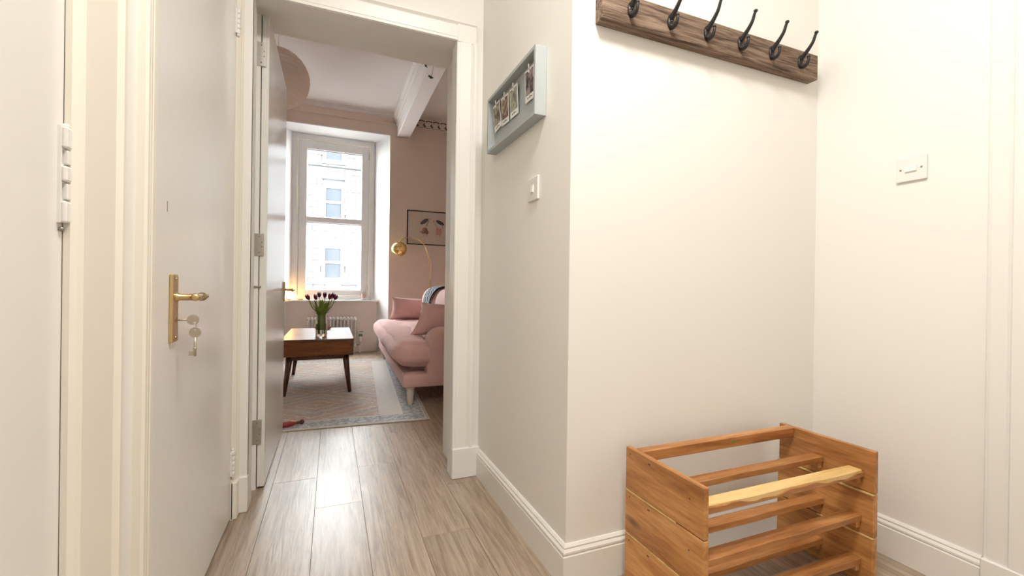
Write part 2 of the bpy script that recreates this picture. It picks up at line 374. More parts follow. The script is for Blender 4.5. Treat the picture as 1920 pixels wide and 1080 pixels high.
def soft_box(x0, x1, y0, y1, z0, z1, r, n=(10, 16, 6), bulge=(0, 0, 0), noise=0.0, seed=0):
    """rounded, puffed cushion"""
    bm = bmesh.new(); c = Vector(((x0+x1)/2, (y0+y1)/2, (z0+z1)/2)); h = Vector(((x1-x0)/2, (y1-y0)/2, (z1-z0)/2))
    cache = {}
    rnd = random.Random(seed); ph = [rnd.uniform(0, 6.28) for _ in range(6)]
    def V(i, j, k):
        if (i, j, k) in cache: return cache[(i, j, k)]
        f = [2*i/n[0]-1, 2*j/n[1]-1, 2*k/n[2]-1]
        f = [math.sin(a*PI/2)*0.55 + a*0.45 for a in f]
        q = Vector((f[0]*h.x, f[1]*h.y, f[2]*h.z))
        inn = Vector((max(-(h.x-r), min(h.x-r, q.x)), max(-(h.y-r), min(h.y-r, q.y)), max(-(h.z-r), min(h.z-r, q.z))))
        d = q-inn
        if d.length > 1e-6: q = inn + d.normalized()*r
        bx, by, bz = (1-f[1]**8)*(1-f[2]**2), (1-f[0]**2)*(1-f[2]**2), (1-f[0]**2)*(1-f[1]**8)
        q += Vector((bulge[0]*f[0]*bx, bulge[1]*f[1]*by, bulge[2]*f[2]*bz))
        if noise:
            q += Vector((math.sin(q.y*9+ph[0])*math.sin(q.z*11+ph[1]), math.sin(q.x*10+ph[2])*math.sin(q.z*9+ph[3]), math.sin(q.x*8+ph[4])*math.sin(q.y*9+ph[5])))*noise
        cache[(i, j, k)] = v = bm.verts.new(c+q); return v
    for i in range(n[0]):
        for j in range(n[1]):
            bm.faces.new((V(i,j,0), V(i,j+1,0), V(i+1,j+1,0), V(i+1,j,0))); bm.faces.new((V(i,j,n[2]), V(i+1,j,n[2]), V(i+1,j+1,n[2]), V(i,j+1,n[2])))
    for i in range(n[0]):
        for k in range(n[2]):
            bm.faces.new((V(i,0,k), V(i+1,0,k), V(i+1,0,k+1), V(i,0,k+1))); bm.faces.new((V(i,n[1],k), V(i,n[1],k+1), V(i+1,n[1],k+1), V(i+1,n[1],k)))
    for j in range(n[1]):
        for k in range(n[2]):
            bm.faces.new((V(0,j,k), V(0,j,k+1), V(0,j+1,k+1), V(0,j+1,k))); bm.faces.new((V(n[0],j,k), V(n[0],j+1,k), V(n[0],j+1,k+1), V(n[0],j,k+1)))
    return bm

# ------------------------------------------------------------------ object helpers
def obj(name, bm, mat, parent=None, smooth=False, label=None, sharp=None):
    me = bpy.data.meshes.new(name)
    if sharp is not None:
        for e in bm.edges:
            if len(e.link_faces) == 2 and e.calc_face_angle(0) > sharp: e.smooth = False
    if smooth:
        for f in bm.faces: f.smooth = True
    bm.to_mesh(me); bm.free()
    me.materials.append(MAT[mat])
    o = bpy.data.objects.new(name, me); COL.objects.link(o)
    if parent:
        o.parent = parent
        r = parent
        if r.type == 'EMPTY' and r.get('_r0') is None: o.matrix_parent_inverse = Matrix.Translation(r.location).inverted()
    if label: o['label'] = label
    return o
def thing(name, label, cat, loc=(0,0,0), group=None, kind=None):
    o = bpy.data.objects.new(name, None); COL.objects.link(o); o.location = loc; o.empty_display_size = 0.05
    return tag(o, label, cat, group, kind)
def tag(o, label, cat, group=None, kind=None):
    o['label'] = label; o['category'] = cat
    if group: o['group'] = group
    if kind: o['kind'] = kind
    return o
def struct(name, bm, mat, label, cat, **k): return tag(obj(name, bm, mat, **k), label, cat, None, 'structure')
def copy_tree(o, parent=None):
    c = o.copy(); COL.objects.link(c)
    if parent: c.parent = parent; c.matrix_parent_inverse = o.matrix_parent_inverse.copy()
    for ch in list(o.children): copy_tree(ch, c)
    return c

# ================================================================== STRUCTURE
XL, XP, XR, YH, YD0, YD1 = -0.366, 0.698, 1.876, 1.222, 2.130, 2.475     # wall planes of the hall
YW, YG = 6.35, 6.75                                                      # window wall, window
RXL, RXR, CEIL, HCEIL, YBACK = -3.0, 2.1, 3.36, 2.85, -1.7
OX0, OX1, OZ = -0.345, 0.600, 2.205                                      # rough opening of the living-room doorway

# floor with single planks
floor = struct('floor', box(RXL-.3, RXR+.3, YBACK-.2, 6.95, -0.06, -0.012), 'underlay', 'greige oak plank floor running from the hall into the living room', 'floor')
PW, PL = 0.192, 1.26
plank_me = None
def plank_mesh(L):
    bm = box(0, PW-0.0012, 0, L-0.0012, -0.012, 0, 0.0003); me = bpy.data.meshes.new('plank'); bm.to_mesh(me); bm.free(); me.materials.append(MAT['oak_floor']); return me
pm = plank_mesh(PL); cut = {}
known = {0: 2.035, 2: 1.657, 1: 2.428, 3: 2.06, -1: 1.10}
for c in range(-16, 12):
    x = -0.055 + c*PW
    if x + PW < RXL or x > RXR: continue
    y = known.get(c, random.uniform(0, PL)); y -= PL*math.ceil((y - YBACK)/PL)
    while y < 6.8:
        in_hall = XL - 0.2 < x + PW/2 < XR + 0.1
        if y + PL > 2.2 or in_hall:
            yy, LL = y, PL
            if yy + PL > 6.78: LL = round(6.78 - yy, 2)
            if LL > 0.05:
                me = pm if LL == PL else cut.setdefault(LL, plank_mesh(LL))
                o = bpy.data.objects.new('plank', me); COL.objects.link(o); o.location = (x, yy, 0); o.parent = floor
        y += PL

# hall walls
bm = box(XL-.3, XL, YBACK-.2, 0.02, 0, HCEIL); bm_box(bm, XL-.3, XL, 0.02, 0.85, 2.12, HCEIL); bm_box(bm, XL-.3, XL, 0.85, 1.205, 0, HCEIL)
bm_box(bm, XL-.3, XL, 1.205, 2.055, 2.16, HCEIL); bm_box(bm, XL-.3, XL, 2.055, YD0, 0, HCEIL)
bm_box(bm, XL-.3, XL-.1, 0.02, 0.85, 0, 2.12); bm_box(bm, XL-.3, XL-.1, 1.205, 2.055, 0, 2.16)
struct('wall_left', bm, 'hall_paint', 'cream painted hall wall holding the two white flush doors', 'wall')
struct('wall_passage', box(XP, XP+.25, YH+.001, YD0, 0, HCEIL), 'hall_paint', 'cream hall wall carrying the grey box frame and single light switch', 'wall')
struct('wall_alcove', box(XP+.0005, XR+.2, YH, YH+.2, 0, HCEIL), 'hall_paint', 'cream alcove wall behind the coat hooks and wooden shoe rack', 'wall')
struct('wall_right', box(XR, XR+.2, YBACK-.2, YH, 0, HCEIL), 'hall_paint', 'cream alcove side wall with the fused switch plate', 'wall')
struct('wall_rear', box(XL, XR, YBACK-.2, YBACK, 0, HCEIL), 'hall_paint', 'cream end wall of the hall', 'wall')
bm = box(RXL-.2, OX0, YD0, YD1, 0, CEIL+.1); bm_box(bm, OX1, RXR+.2, YD0, YD1, 0, CEIL+.1); bm_box(bm, OX0, OX1, YD0, YD1, OZ, CEIL+.1)
struct('wall_doorway', bm, 'hall_paint', 'cream wall around the living room doorway', 'wall')
bm = box(XL-.3, XR+.2, YBACK-.2, YD0, HCEIL, HCEIL+.1)
struct('ceiling_hall', bm, 'hall_paint', 'cream ceiling of the hall', 'ceiling')

# living room shell
struct('wall_room_left', box(RXL-.2, RXL, YD1, 6.95, 0, CEIL+.1), 'room_paint', 'dusty peach side wall of the living room away from the sofa', 'wall')
struct('wall_room_right', box(RXR, RXR+.2, YD1, 6.95, 0, CEIL+.1), 'room_paint', 'dusty peach living room wall behind the sofa', 'wall')
struct('wall_room_near', box(OX1+.02, RXR, YD1, YD1+.012, 0, CEIL), 'room_paint', 'dusty peach plaster on the living room side of the doorway wall', 'wall')
struct('ceiling_room', box(RXL-.2, RXR+.2, YD1, 6.95, CEIL, CEIL+.1), 'room_ceiling', 'pale ceiling of the living room', 'ceiling')
WZ = 3.065
WIN = [(0.0225, 1)]
bm = bmesh.new(); xs = RXL
for cx, _ in sorted(WIN):
    bm_box(bm, xs, cx-.7125, YW, 6.95, 0, CEIL); xs = cx+.7125
bm_box(bm, xs, RXR, YW, 6.95, 0, CEIL)
for cx, _ in WIN: bm_box(bm, cx-.7125, cx+.7125, YW, 6.95, WZ, CEIL)
struct('wall_window', bm, 'room_paint', 'dusty peach wall around the tall window recess', 'wall')
for cx, i in WIN:
    nm = 'the sash window'
    # splayed white ingoes and head lining, a sill, a panel under it
    rv = thing('trim_%d' % i, 'splayed white plaster lining of the recess around %s' % nm, 'window reveal', (cx, YG, 0), None, 'structure')
    for s in (-1, 1):
        a, b = cx+s*.7125, cx+s*.545
        pts = [(a, YW-.001), (b, YG+.0), (b, 6.94), (a, 6.94)]
        obj('ingo', prism(pts if s < 0 else pts[::-1], 'Z', 0, WZ), 'reveal_white', rv)
    obj('head_lining', box(cx-.7125, cx+.7125, YW-.001, 6.94, WZ-.012, WZ), 'reveal_white', rv)
    obj('sill_board', box(cx-.60, cx+.60, 6.585, 6.78, .715, .742, .008, 2), 'reveal_white', rv)
    obj('panel', box(cx-.70, cx+.70, 6.65, 6.94, 0, .716), 'recess_paint', rv)
    obj('skirting', box(cx-.64, cx+.64, 6.632, 6.655, 0, .11, .006), 'recess_paint', rv)

# the window units
def window(cx, idx, lab):
    t = thing('window_%d' % idx, lab, 'window', (cx, YG, .742), None, 'structure')
    dx = cx-.0225
    def ring(x0, x1, z0, z1, wl, wr, wb, wt, y0, y1, bev=.004):
        b = box(x0, x0+wl, y0, y1, z0, z1, bev)
        bm_box(b, x1-wr, x1, y0, y1, z0, z1, bev); bm_box(b, x0+wl, x1-wr, y0, y1, z0, z0+wb, bev); bm_box(b, x0+wl, x1-wr, y0, y1, z1-wt, z1, bev); return b
    obj('window_frame', ring(-.525+dx, .566+dx, .742, WZ-.012, .06, .06, .05, .07, 6.745, 6.84), 'upvc', t)
    obj('bead', ring(-.468+dx, .512+dx, .79, 2.988, .022, .022, .02, .02, 6.735, 6.76, .003), 'cream_trim', t)
    obj('sash', ring(-.446+dx, .490+dx, .80, 2.968, .112, .105, .085, .118, 6.752, 6.83, .006), 'upvc', t)
    obj('meeting_rail', box(-.336+dx, .386+dx, 6.748, 6.83, 1.83, 1.905, .005), 'upvc', t)
    for z0, z1 in ((.885, 1.83), (1.905, 2.85)):
        g = obj('pane', box(-.334+dx, .385+dx, 6.80, 6.806, z0, z1), 'window_glass', t)
        b = box(-.334+dx, .385+dx, 6.775, 6.80, z1-.008, z1); bm_box(b, -.334+dx, -.328+dx, 6.775, 6.80, z0, z1); bm_box(b, .379+dx, .385+dx, 6.775, 6.80, z0, z1)
        obj('gasket', b, 'screw_grey', g)
    obj('latch', box(-.395+dx, -.375+dx, 6.735, 6.755, 1.79, 1.90, .004), 'upvc', t)
    obj('hinge_stay', box(.478+dx, .490+dx, 6.742, 6.756, 2.78, 2.90, .002), 'steel', t)
    obj('hinge_stay', box(.478+dx, .490+dx, 6.742, 6.756, .84, .95, .002), 'steel', t)
window(.0225, 1, 'tall white two-pane window facing the stone tenement')

# cornice, beam, frieze
prof = [(0, 3.303), (.016, 3.304), (.018, 3.308), (.030, 3.322), (.034, 3.335), (.050, 3.345), (.055, CEIL), (0, CEIL)]
pc = sweep([(-o, z) for o, z in prof], [(RXL, YW), (.80, YW)])
struct('trim_3', pc, 'room_ceiling', 'moulded plaster cornice over the window, ending at the beam', 'cornice', smooth=False)
struct('trim_12', sweep([(-o, z) for o, z in [(0, 3.205), (.010, 3.205), (.012, 3.220), (.005, 3.228), (.005, 3.303), (0, 3.303)]], [(RXL, YW), (.83, YW)]), 'room_paint', 'peach moulded band between the window head and the white cornice', 'moulding')
bt = thing('trim_4', 'boxed white ceiling beam running from the window wall toward the door', 'beam', (.92, 4.4, CEIL), None, 'structure')
obj('beam_box', box(.83, 1.00, YD1, YW, 3.05, CEIL, .006), 'room_ceiling', bt)
obj('beam_moulding', sweep([(0, 3.20), (.016, 3.205), (.020, 3.235), (.034, 3.255), (.038, 3.29), (.060, 3.32), (.064, CEIL), (0, CEIL)], [(.83, YD1), (.83, YW)]), 'room_ceiling', bt)
fr = thing('trim_5', 'ornamental frieze of dark brown raised leaves under the ceiling beside the beam', 'frieze', (1.5, YW, 3.22), None, 'structure')
obj('frieze_band', box(1.0, RXR, YW-.012, YW, 3.215, CEIL), 'recess_paint', fr)
k = 0
x = 1.06
while x < RXR-.06:  # raised ornaments in a dark brown colour
    obj('ornament', tube([(x-.045+.09*a/8, YW-.016, 3.318+.014*math.sin(PI*a/8)) for a in range(9)], [.009, .006, .009], 6), 'frieze_dark', fr)
    obj('ornament', tube(spline([(x+.045, YW-.016, 3.295), (x+.03, YW-.018, 3.268), (x+.055, YW-.018, 3.250), (x+.035, YW-.016, 3.235)], 3), [.004, .011, .010, .004], 6), 'frieze_dark', fr)
    obj('ornament', tube([(x-.045, YW-.016, 3.228), (x+.02, YW-.016, 3.228)], .003, 5), 'frieze_dark', fr)
    x += .105

# doorway lining, architraves, plinths
bm = box(OX0, -.317, 2.112, 2.214, 0, 2.168); bm_box(bm, .561, OX1, 2.112, 2.214, 0, 2.168); bm_box(bm, OX0, OX1, 2.112, 2.214, 2.168, OZ)
bm_box(bm, OX0, -.3145, 2.318, 2.37, 0, OZ); 
bq = box(OX0, OX1, 2.216, YD1-.002, OZ-.010, OZ+.001)
struct('trim_11', bq, 'gloss_white', 'white soffit over the living room side of the doorway', 'soffit')
struct('trim_6', bm, 'gloss_white', 'white timber door lining with its stop in the living room doorway', 'door lining')
ar = thing('trim_7', 'moulded white architrave around the living room doorway', 'architrave', (.6, 2.1, 0), None, 'structure')
def arch_prof(w_): return [(0, 0), (0, .012), (.006, .016), (.012, .012), (.016, .020), (w_-.028, .022), (w_-.022, .017), (w_-.012, .028), (w_, .028), (w_, 0)]
P = arch_prof(.098)
obj('architrave', prism([(.559+a, YD0-b) for a, b in P], 'Z', .15, 2.17), 'gloss_white', ar)
obj('architrave', prism([(YD0-b, 2.166+a) for a, b in P], 'X', -.366, .657), 'gloss_white', ar)
obj('architrave', box(.559, .657, YD0-.022, YD0, 2.16, 2.264, .003), 'gloss_white', ar)
obj('architrave', prism([(-.317-a*.5, YD0-b) for a, b in P], 'Z', .15, 2.17), 'gloss_white', ar)
obj('plinth_block', box(.557, XP-.001, YD0-.030, YD0, 0, .150, .004), 'gloss_white', ar)
obj('plinth_block', box(XL, -.315, YD0-.030, YD0, 0, .150, .004), 'gloss_white', ar)

# skirting boards with an ogee top
bprof = [(0, 0), (.016, 0), (.016, .102), (.012, .106), (.015, .110), (.015, .116), (.009, .124), (.010, .129), (.004, .137), (0, .137)]
struct('baseboard_right', sweep(bprof, [(XR, .70), (XR, YH), (XP, YH), (XP, YD0)]), 'gloss_white', 'white ogee skirting board wrapping the alcove and the passage wall', 'skirting')
struct('baseboard_left', sweep([(-o, z) for o, z in bprof], [(XL, .985), (XL, 1.100)]), 'gloss_white', 'short white skirting between the two flush doors', 'skirting')

# left wall: doors and architraves
def casing(num, lab, y0, y1, ztop, face, wn, wf, wall=XL, s=1):
    t = thing('trim_%d' % num, lab, 'architrave', (wall, (y0+y1)/2, 0), None, 'structure')
    def pr(w_): return [(0, 0), (0, .008), (.007, .014), (.014, .009), (.02, .016), (w_-.03, .019), (w_-.024, .014), (w_-.014, .024), (w_-.004, .024), (w_, .018), (w_, 0)]
    if wn: obj('architrave', prism([(wall+s*b*face, y0-a) for a, b in pr(wn)], 'Z', 0, ztop), 'cream_trim', t)
    if wf: obj('architrave', prism([(wall+s*b*face, y1+a) for a, b in pr(wf)], 'Z', 0, ztop), 'cream_trim', t)
    obj('architrave', box(min(wall, wall+s*.02*face), max(wall, wall+s*.02*face), y0-wn, y1+wf, ztop, ztop+.08, .003), 'cream_trim', t)
    return t
casing(8, 'cream architrave framing the flush door with the hinged edge and no handle', .02, .847, 2.125, 1.0, .08, .145)
c2 = casing(9, 'cream architrave framing the flush door with the brass lever', 1.165, 2.052, 2.165, .8, .065, .056)
obj('plinth_block', box(XL, XL+.022, 2.052, 2.098, 0, .15, .003), 'cream_trim', c2)
obj('door_stop', box(XL-.02, XL+.0012, 1.160, 1.2082, 0, 2.165), 'cream_trim', c2)

def hinge(parent, y, z0, z1, x, n=5, w_=.02, mat='door_white'):
    """butt hinge: two leaves and knuckles"""
    h = obj('hinge', box(x-.003, x+.003, y-w_, y+w_*.6, z0, z1, .0015), mat, parent)
    for i in range(n):
        a = z0 + (z1-z0)*i/n
        obj('knuckle', lathe([(0.0068, 0.0009), (.0075, .002), (.0075, (z1-z0)/n-.002), (.0068, (z1-z0)/n-.0009)], 12, (x+.006, y, a)), mat, h, True)
    for zz, r in ((z1, .006), (z0-.006, .006)):
        obj('pin_cap', ball((x+.006, y, zz+.003), .0065), mat, h, True)
    return h
d1 = thing('door_1', 'flush white door with one big painted hinge, opposite the alcove', 'door', (XL, .43, 0), None, 'structure')
obj('door_leaf', box(XL-.045, XL-.001, .021, .8475, .008, 2.112, .001), 'door_white', d1)
hb = box(XL-.001, XL+.003, .832, .836, 1.035, 1.175)
for za, zb in ((1.035, 1.0695), (1.0925, 1.1205), (1.141, 1.175)): bm_box(hb, XL-.001, XL+.003, .836, .8385, za, zb)
bm_box(hb, XL-.001, XL+.003, .8385, .866, 1.035, 1.175)
h = obj('hinge', hb, 'door_white', d1)
for i, (za, zb) in enumerate(((1.035, 1.067), (1.0695, 1.0925), (1.095, 1.118), (1.1205, 1.141), (1.1435, 1.175))):
    if i % 2 == 0: obj('knuckle', box(XL+.002, XL+.009, .834, .8655, za, zb, .003, 2), 'door_white', h)
    else: obj('knuckle', box(XL+.002, XL+.0085, .8388, .8655, za, zb, .0015, 2), 'door_white', h)
obj('pin_cap', ball((XL+.004, .842, 1.176), .0045), 'door_white', h, True)
obj('screw', ball((XL+.002, .838, 1.026), .0035), 'screw_grey', h, True)

d2 = thing('door_2', 'flush white door with brass lever handle and keys in its lock', 'door', (XL, 1.63, 0), None, 'structure')
SA, SB, SC, SD = 1.2840, 1.2895, 1.120, 1.146        # old mortice keyhole, cut 3 cm deep into the leaf
b = box(XL-.045, XL, 1.2083, SA, .012, 2.155); bm_box(b, XL-.045, XL, SB, 2.050, .012, 2.155)
bm_box(b, XL-.045, XL, SA, SB, .012, SC); bm_box(b, XL-.045, XL, SA, SB, SD, 2.155); bm_box(b, XL-.045, XL-.030, SA, SB, SC, SD)
obj('door_leaf', b, 'door_white', d2)
b = box(XL-.030, XL-.0005, SA, SA+.0006, SC, SD); bm_box(b, XL-.030, XL-.0005, SB-.0006, SB, SC, SD); bm_box(b, XL-.030, XL-.029, SA, SB, SC, SD)  # dark lining added so the cut keyhole looks shaded inside
obj('keyway_shade', b, 'screw_grey', d2, label='dark lining added for shade inside the old keyhole')
for z0 in (1.95, .18): hinge(d2, 2.05, z0, z0+.10, XL+.002, 5, .012)
hd = obj('handle_plate', box(XL, XL+.009, 1.303, 1.345, .803, .972, .003, 2), 'brass', d2)
LX = XL + .05
obj('neck', lathe([(.012, 0), (.012, .006), (.0085, .010), (.0085, .050)], 16, mat=Matrix.Translation((XL+.006, 1.326, .915)) @ Matrix.Rotation(PI/2, 4, 'Y')), 'brass', hd, True)
MY = Matrix.Translation((LX, 1.318, .915)) @ Matrix.Rotation(-PI/2, 4, 'X')
obj('lever', lathe([(0, -.006), (.0085, -.004), (.010, .002), (.0085, .008), (.0078, .030), (.0078, .052), (.0085, .056), (.0115, .060), (.0115, .064), (.008, .068), (.0095, .076), (.0095, .084), (.0065, .094), (.0045, .100), (.0065, .106), (.003, .112), (0, .113)], 16, mat=MY), 'brass', hd, True)
obj('screw', ball((XL+.009, 1.324, .960), .003), 'old_brass', hd, True)
obj('screw', ball((XL+.009, 1.324, .815), .003), 'old_brass', hd, True)
obj('keyhole', lathe([(.006, 0), (.006, .002), (.003, .002), (0, .002)], 12, mat=Matrix.Translation((XL+.009, 1.324, .858)) @ Matrix.Rotation(PI/2, 4, 'Y')), 'old_brass', hd)

# key in the lock, second key hanging from it
kt = thing('key', 'flat round-bowed key pushed into the brass door plate', 'key', (XL+.01, 1.324, .858))
obj('key_shank', tube([(XL+.012, 1.324, .858), (XL+.034, 1.324, .858)], .0022, 8), 'nickel', kt, True)
def key_bow(cx, cy, cz, r, hx, hz, hr, t=.0026, n=24):
    """flat round bow with a hole for the ring"""
    b = bmesh.new(); R4 = []
    for (ox, oz, rr) in ((cx, cz, r), (hx, hz, hr)):
        for y in (cy-t/2, cy+t/2): R4.append([b.verts.new((ox+rr*math.cos(2*PI*k/n), y, oz+rr*math.sin(2*PI*k/n))) for k in range(n)])
    for A, B in ((R4[0], R4[1]), (R4[1], R4[3]), (R4[3], R4[2]), (R4[2], R4[0])):
        for k in range(n): b.faces.new((A[k], A[(k+1) % n], B[(k+1) % n], B[k]))
    bmesh.ops.recalc_face_normals(b, faces=b.faces); return b
KX = XL+.050
obj('key_bow', key_bow(XL+.045, 1.322, .858, .0128, KX, .8505, .0028), 'nickel', kt)
rg = tag(obj('key_ring', tube([(KX, 1.322+.0085*math.sin(2*PI*i/20), .842+.0085*math.cos(2*PI*i/20)) for i in range(21)], .0008, 6), 'steel', None, True), 'thin wire ring joining the two keys at the brass handle', 'key ring')
k2 = thing('key', 'long-shanked key dangling from the ring under the lever handle', 'key', (KX, 1.322, .766))
obj('key_bow', key_bow(KX, 1.322, .826, .0132, KX, .8338, .0030), 'nickel', k2)
obj('key_shank', tube([(KX, 1.322, .814), (KX, 1.322, .790), (KX, 1.322, .767)], [.0028, .0028, .0032], 8), 'nickel', k2, True)
obj('key_bit', box(KX-.013, KX-.001, 1.3208, 1.3232, .768, .780, .0005), 'nickel', k2)
obj('key_collar', ball((KX, 1.322, .786), .0042), 'nickel', k2, True)

# open living-room door
d3 = thing('door_3', 'white painted door standing open into the living room', 'door', (-.295, 2.33, 0), None, 'structure')
bm = box(-.311, -.281, 2.322, 3.165, .010, 2.195, .002)
obj('door_leaf', bm, 'door_white', d3)
for z0, z1 in ((.21, .323), (1.08, 1.183), (1.954, 2.065)):
    hh = obj('hinge', box(-.331, -.293, 2.3145, 2.3185, z0, z1, .001), 'steel', d3)
    for i in range(5): obj('knuckle', lathe([(.004, .0005), (.0045, .0015), (.0045, (z1-z0)/5-.0015), (.004, (z1-z0)/5-.0005)], 10, (-.333, 2.3145, z0+(z1-z0)*i/5)), 'steel', hh, True)
    for zz, xx in ((.15, -.312), (.42, -.301), (.62, -.301), (.87, -.312)): obj('screw', ball((xx, 2.3142, z0+(z1-z0)*zz), .0027), 'screw_grey', hh, True)
obj('latch_bolt', tube([(-.331, 2.313, .937), (-.302, 2.316, .937)], .0035, 8), 'screw_grey', d3, True)
hp = obj('handle_plate', box(-.281, -.273, 3.085, 3.128, .845, .965, .002), 'old_brass', d3)
obj('lever', tube(spline([(-.275, 3.106, .917), (-.240, 3.106, .917), (-.222, 3.098, .918), (-.222, 3.07, .916), (-.224, 3.03, .911), (-.222, 3.005, .914)], 4), [.007, .007, .008, .007, .006, .006], 10), 'old_brass', hp, True)

# right-hand door beyond the alcove
c4 = thing('trim_10', 'white architrave and plinth beside the fused switch plate', 'architrave', (XR, .6, 0), None, 'structure')
obj('architrave', prism([(XR, .694), (XR-.014, .694), (XR-.018, .690), (XR-.014, .684), (XR-.020, .682), (XR-.022, .645), (XR-.017, .640), (XR-.026, .634), (XR-.026, .60), (XR, .60)], 'Z', .142, 2.25), 'gloss_white', c4)
obj('plinth_block', box(XR-.030, XR, .595, .695, 0, .142, .003), 'gloss_white', c4)
obj('architrave', box(XR-.026, XR, -.30, .694, 2.17, 2.25, .003), 'gloss_white', c4)
obj('architrave', box(XR-.026, XR, -.30, -.22, 0, 2.17, .003), 'gloss_white', c4)
d4 = thing('door_4', 'white door at the side of the hall past the switch plate', 'door', (XR, .2, 0), None, 'structure')
obj('door_leaf', box(XR-.012, XR-.0005, -.215, .598, .01, 2.165, .002), 'door_white', d4)
hp4 = obj('handle_plate', box(XR-.020, XR-.012, -.17, -.13, .84, 1.0, .002), 'brass', d4)
obj('lever', tube([(XR-.018, -.15, .93), (XR-.06, -.15, .93), (XR-.064, -.14, .93), (XR-.064, -.05, .928)], .007, 10), 'brass', hp4, True)

# ================================================================== HALL THINGS
# --- shoe rack
RX0, RX1, RY0, RY1, RZ = .893, 1.630, .853, 1.178, .440
T = .017
sr = thing('shoe_rack', 'open slatted shoe rack of orange-brown timber under the coat hooks', 'shoe rack', ((RX0+RX1)/2, (RY0+RY1)/2, 0))
edges = [.440, .302, .163, .018]
for side in (0, 1):
    for j in range(3):
        z1, z0 = edges[j]-.0012, edges[j+1]+.0012
        ins = (0, .0035, .0045)[j] if side else (0, .0015, .002)[j]
        if side == 0: b = box(RX0-ins*.0, RX0+T+ins, RY0, RY1, z0, z1, .0018)
        else: b = box(RX1-T-ins*1.6, RX1, RY0, RY1, z0, z1, .0018)
        sb = obj('side_board', b, 'rack_wood_y', sr)
        if side == 0:
            for yy in (RY1-.022, RY1-.115, RY0+.215, RY0+.05):
                obj('nail', lathe([(.0023, 0), (.0023, .0008), (0, .0008)], 8, mat=Matrix.Translation((RX0+.0001, yy, z1-.018-.03*(yy < 1.0))) @ Matrix.Rotation(-PI/2, 4, 'Y')), 'nail_head', sb)
    for j in (1, 2):      # pale sapwood edges showing along the joints
        if side: obj('sap_edge', box(RX1-T-.0085, RX1-T, RY0+.0005, RY1-.14*(j-1)-.01, edges[j]-.0045, edges[j]+.0008, .0006), 'rack_sap', sr)
        else: obj('sap_edge', box(RX0-.0009, RX0+.004, RY0+.15-.05*j, RY1-.004, edges[j]-.003, edges[j]+.0008, .0004), 'rack_sap', sr)
    xa, xb = (RX0+T+.003, RX0+T+.020) if side == 0 else (RX1-T-.026, RX1-T-.007)
    for zz in (.352, .207, .066):
        for ya_, yb_ in ((.889, .922), (1.012, 1.042)): obj('cleat', box(xa, xb, ya_, yb_, zz-.024, zz-.0005, .002), 'rack_wood_y', sr)
    obj('foot_block', box(RX0+.001 if side == 0 else RX1-T, RX0+T if side == 0 else RX1-.001, RY0+.01, RY1-.01, 0, .0195), 'rack_wood_y', sr)
def slat(y0, y1, z0, z1, mat, wav=0.0, seed=0):
    n = 10; rnd = random.Random(seed); b = bmesh.new(); top = []; bot = []
    x0, x1 = RX0+T+.0035, RX1-T-.008
    rings = []
    for i in range(n+1):
        x = x0 + (x1-x0)*i/n; o = wav*math.sin(i*1.3+seed)*.5 + wav*rnd.uniform(-.4, .4)
        c = .002
        rings.append([b.verts.new(q) for q in ((x, y0+o, z0), (x, y1, z0), (x, y1, z1-c), (x, y1-c, z1), (x, y0+o+c, z1), (x, y0+o, z1-c))])
    for a, d in zip(rings, rings[1:]):
        for k in range(6): b.faces.new((a[k], a[(k+1) % 6], d[(k+1) % 6], d[k]))
    b.faces.new(rings[0]); b.faces.new(rings[-1][::-1]); bmesh.ops.recalc_face_normals(b, faces=b.faces)
    return obj('slat', b, mat, sr)
o = slat(.884, .928, .352, .372, 'rack_sap', .003, 1); o['label'] = 'pale sapwood slat'
b = bmesh.new(); q0 = []; q1 = []
for i in range(25):
    x_ = RX0+T+.004+(RX1-RX0-2*T-.0125)*i/24; zt_ = .362+.005*math.sin(i*.55)+.003*math.sin(i*1.7)
    q0.append([b.verts.new((x_, .8865, .3512)), b.verts.new((x_, .8805, .3512)), b.verts.new((x_, .8805, zt_)), b.verts.new((x_, .8865, zt_))])
for A, B in zip(q0, q0[1:]):
    for k_ in range(4): b.faces.new((A[k_], A[(k_+1) % 4], B[(k_+1) % 4], B[k_]))
b.faces.new(q0[0]); b.faces.new(q0[-1]); bmesh.ops.recalc_face_normals(b, faces=b.faces)
obj('heartwood_edge', b, 'rack_wood_x', o)
slat(1.008, 1.048, .352, .371, 'rack_wood_x', .002, 2)
slat(.884, .928, .2065, .226, 'rack_wood_x', .003, 3)
slat(1.006, 1.046, .2065, .227, 'rack_wood_x', .003, 4)
slat(.884, .926, .0655, .086, 'rack_wood_x', .003, 5)
slat(1.006, 1.046, .0655, .085, 'rack_wood_x', .002, 6)
obj('back_rail', box(RX0+T+.0005, RX1-T-.0005, 1.118, 1.150, .404, .4395, .0025), 'rack_wood_x', sr)
obj('sticker', lathe([(.009, 0), (.009, .0004), (0, .0004)], 10, mat=Matrix.Translation((1.30, 1.1180, .424)) @ Matrix.Rotation(PI/2, 4, 'X') @ Matrix.Scale(.6, 4, (0, 1, 0))), 'stem_green', sr, label='faint green stamp')

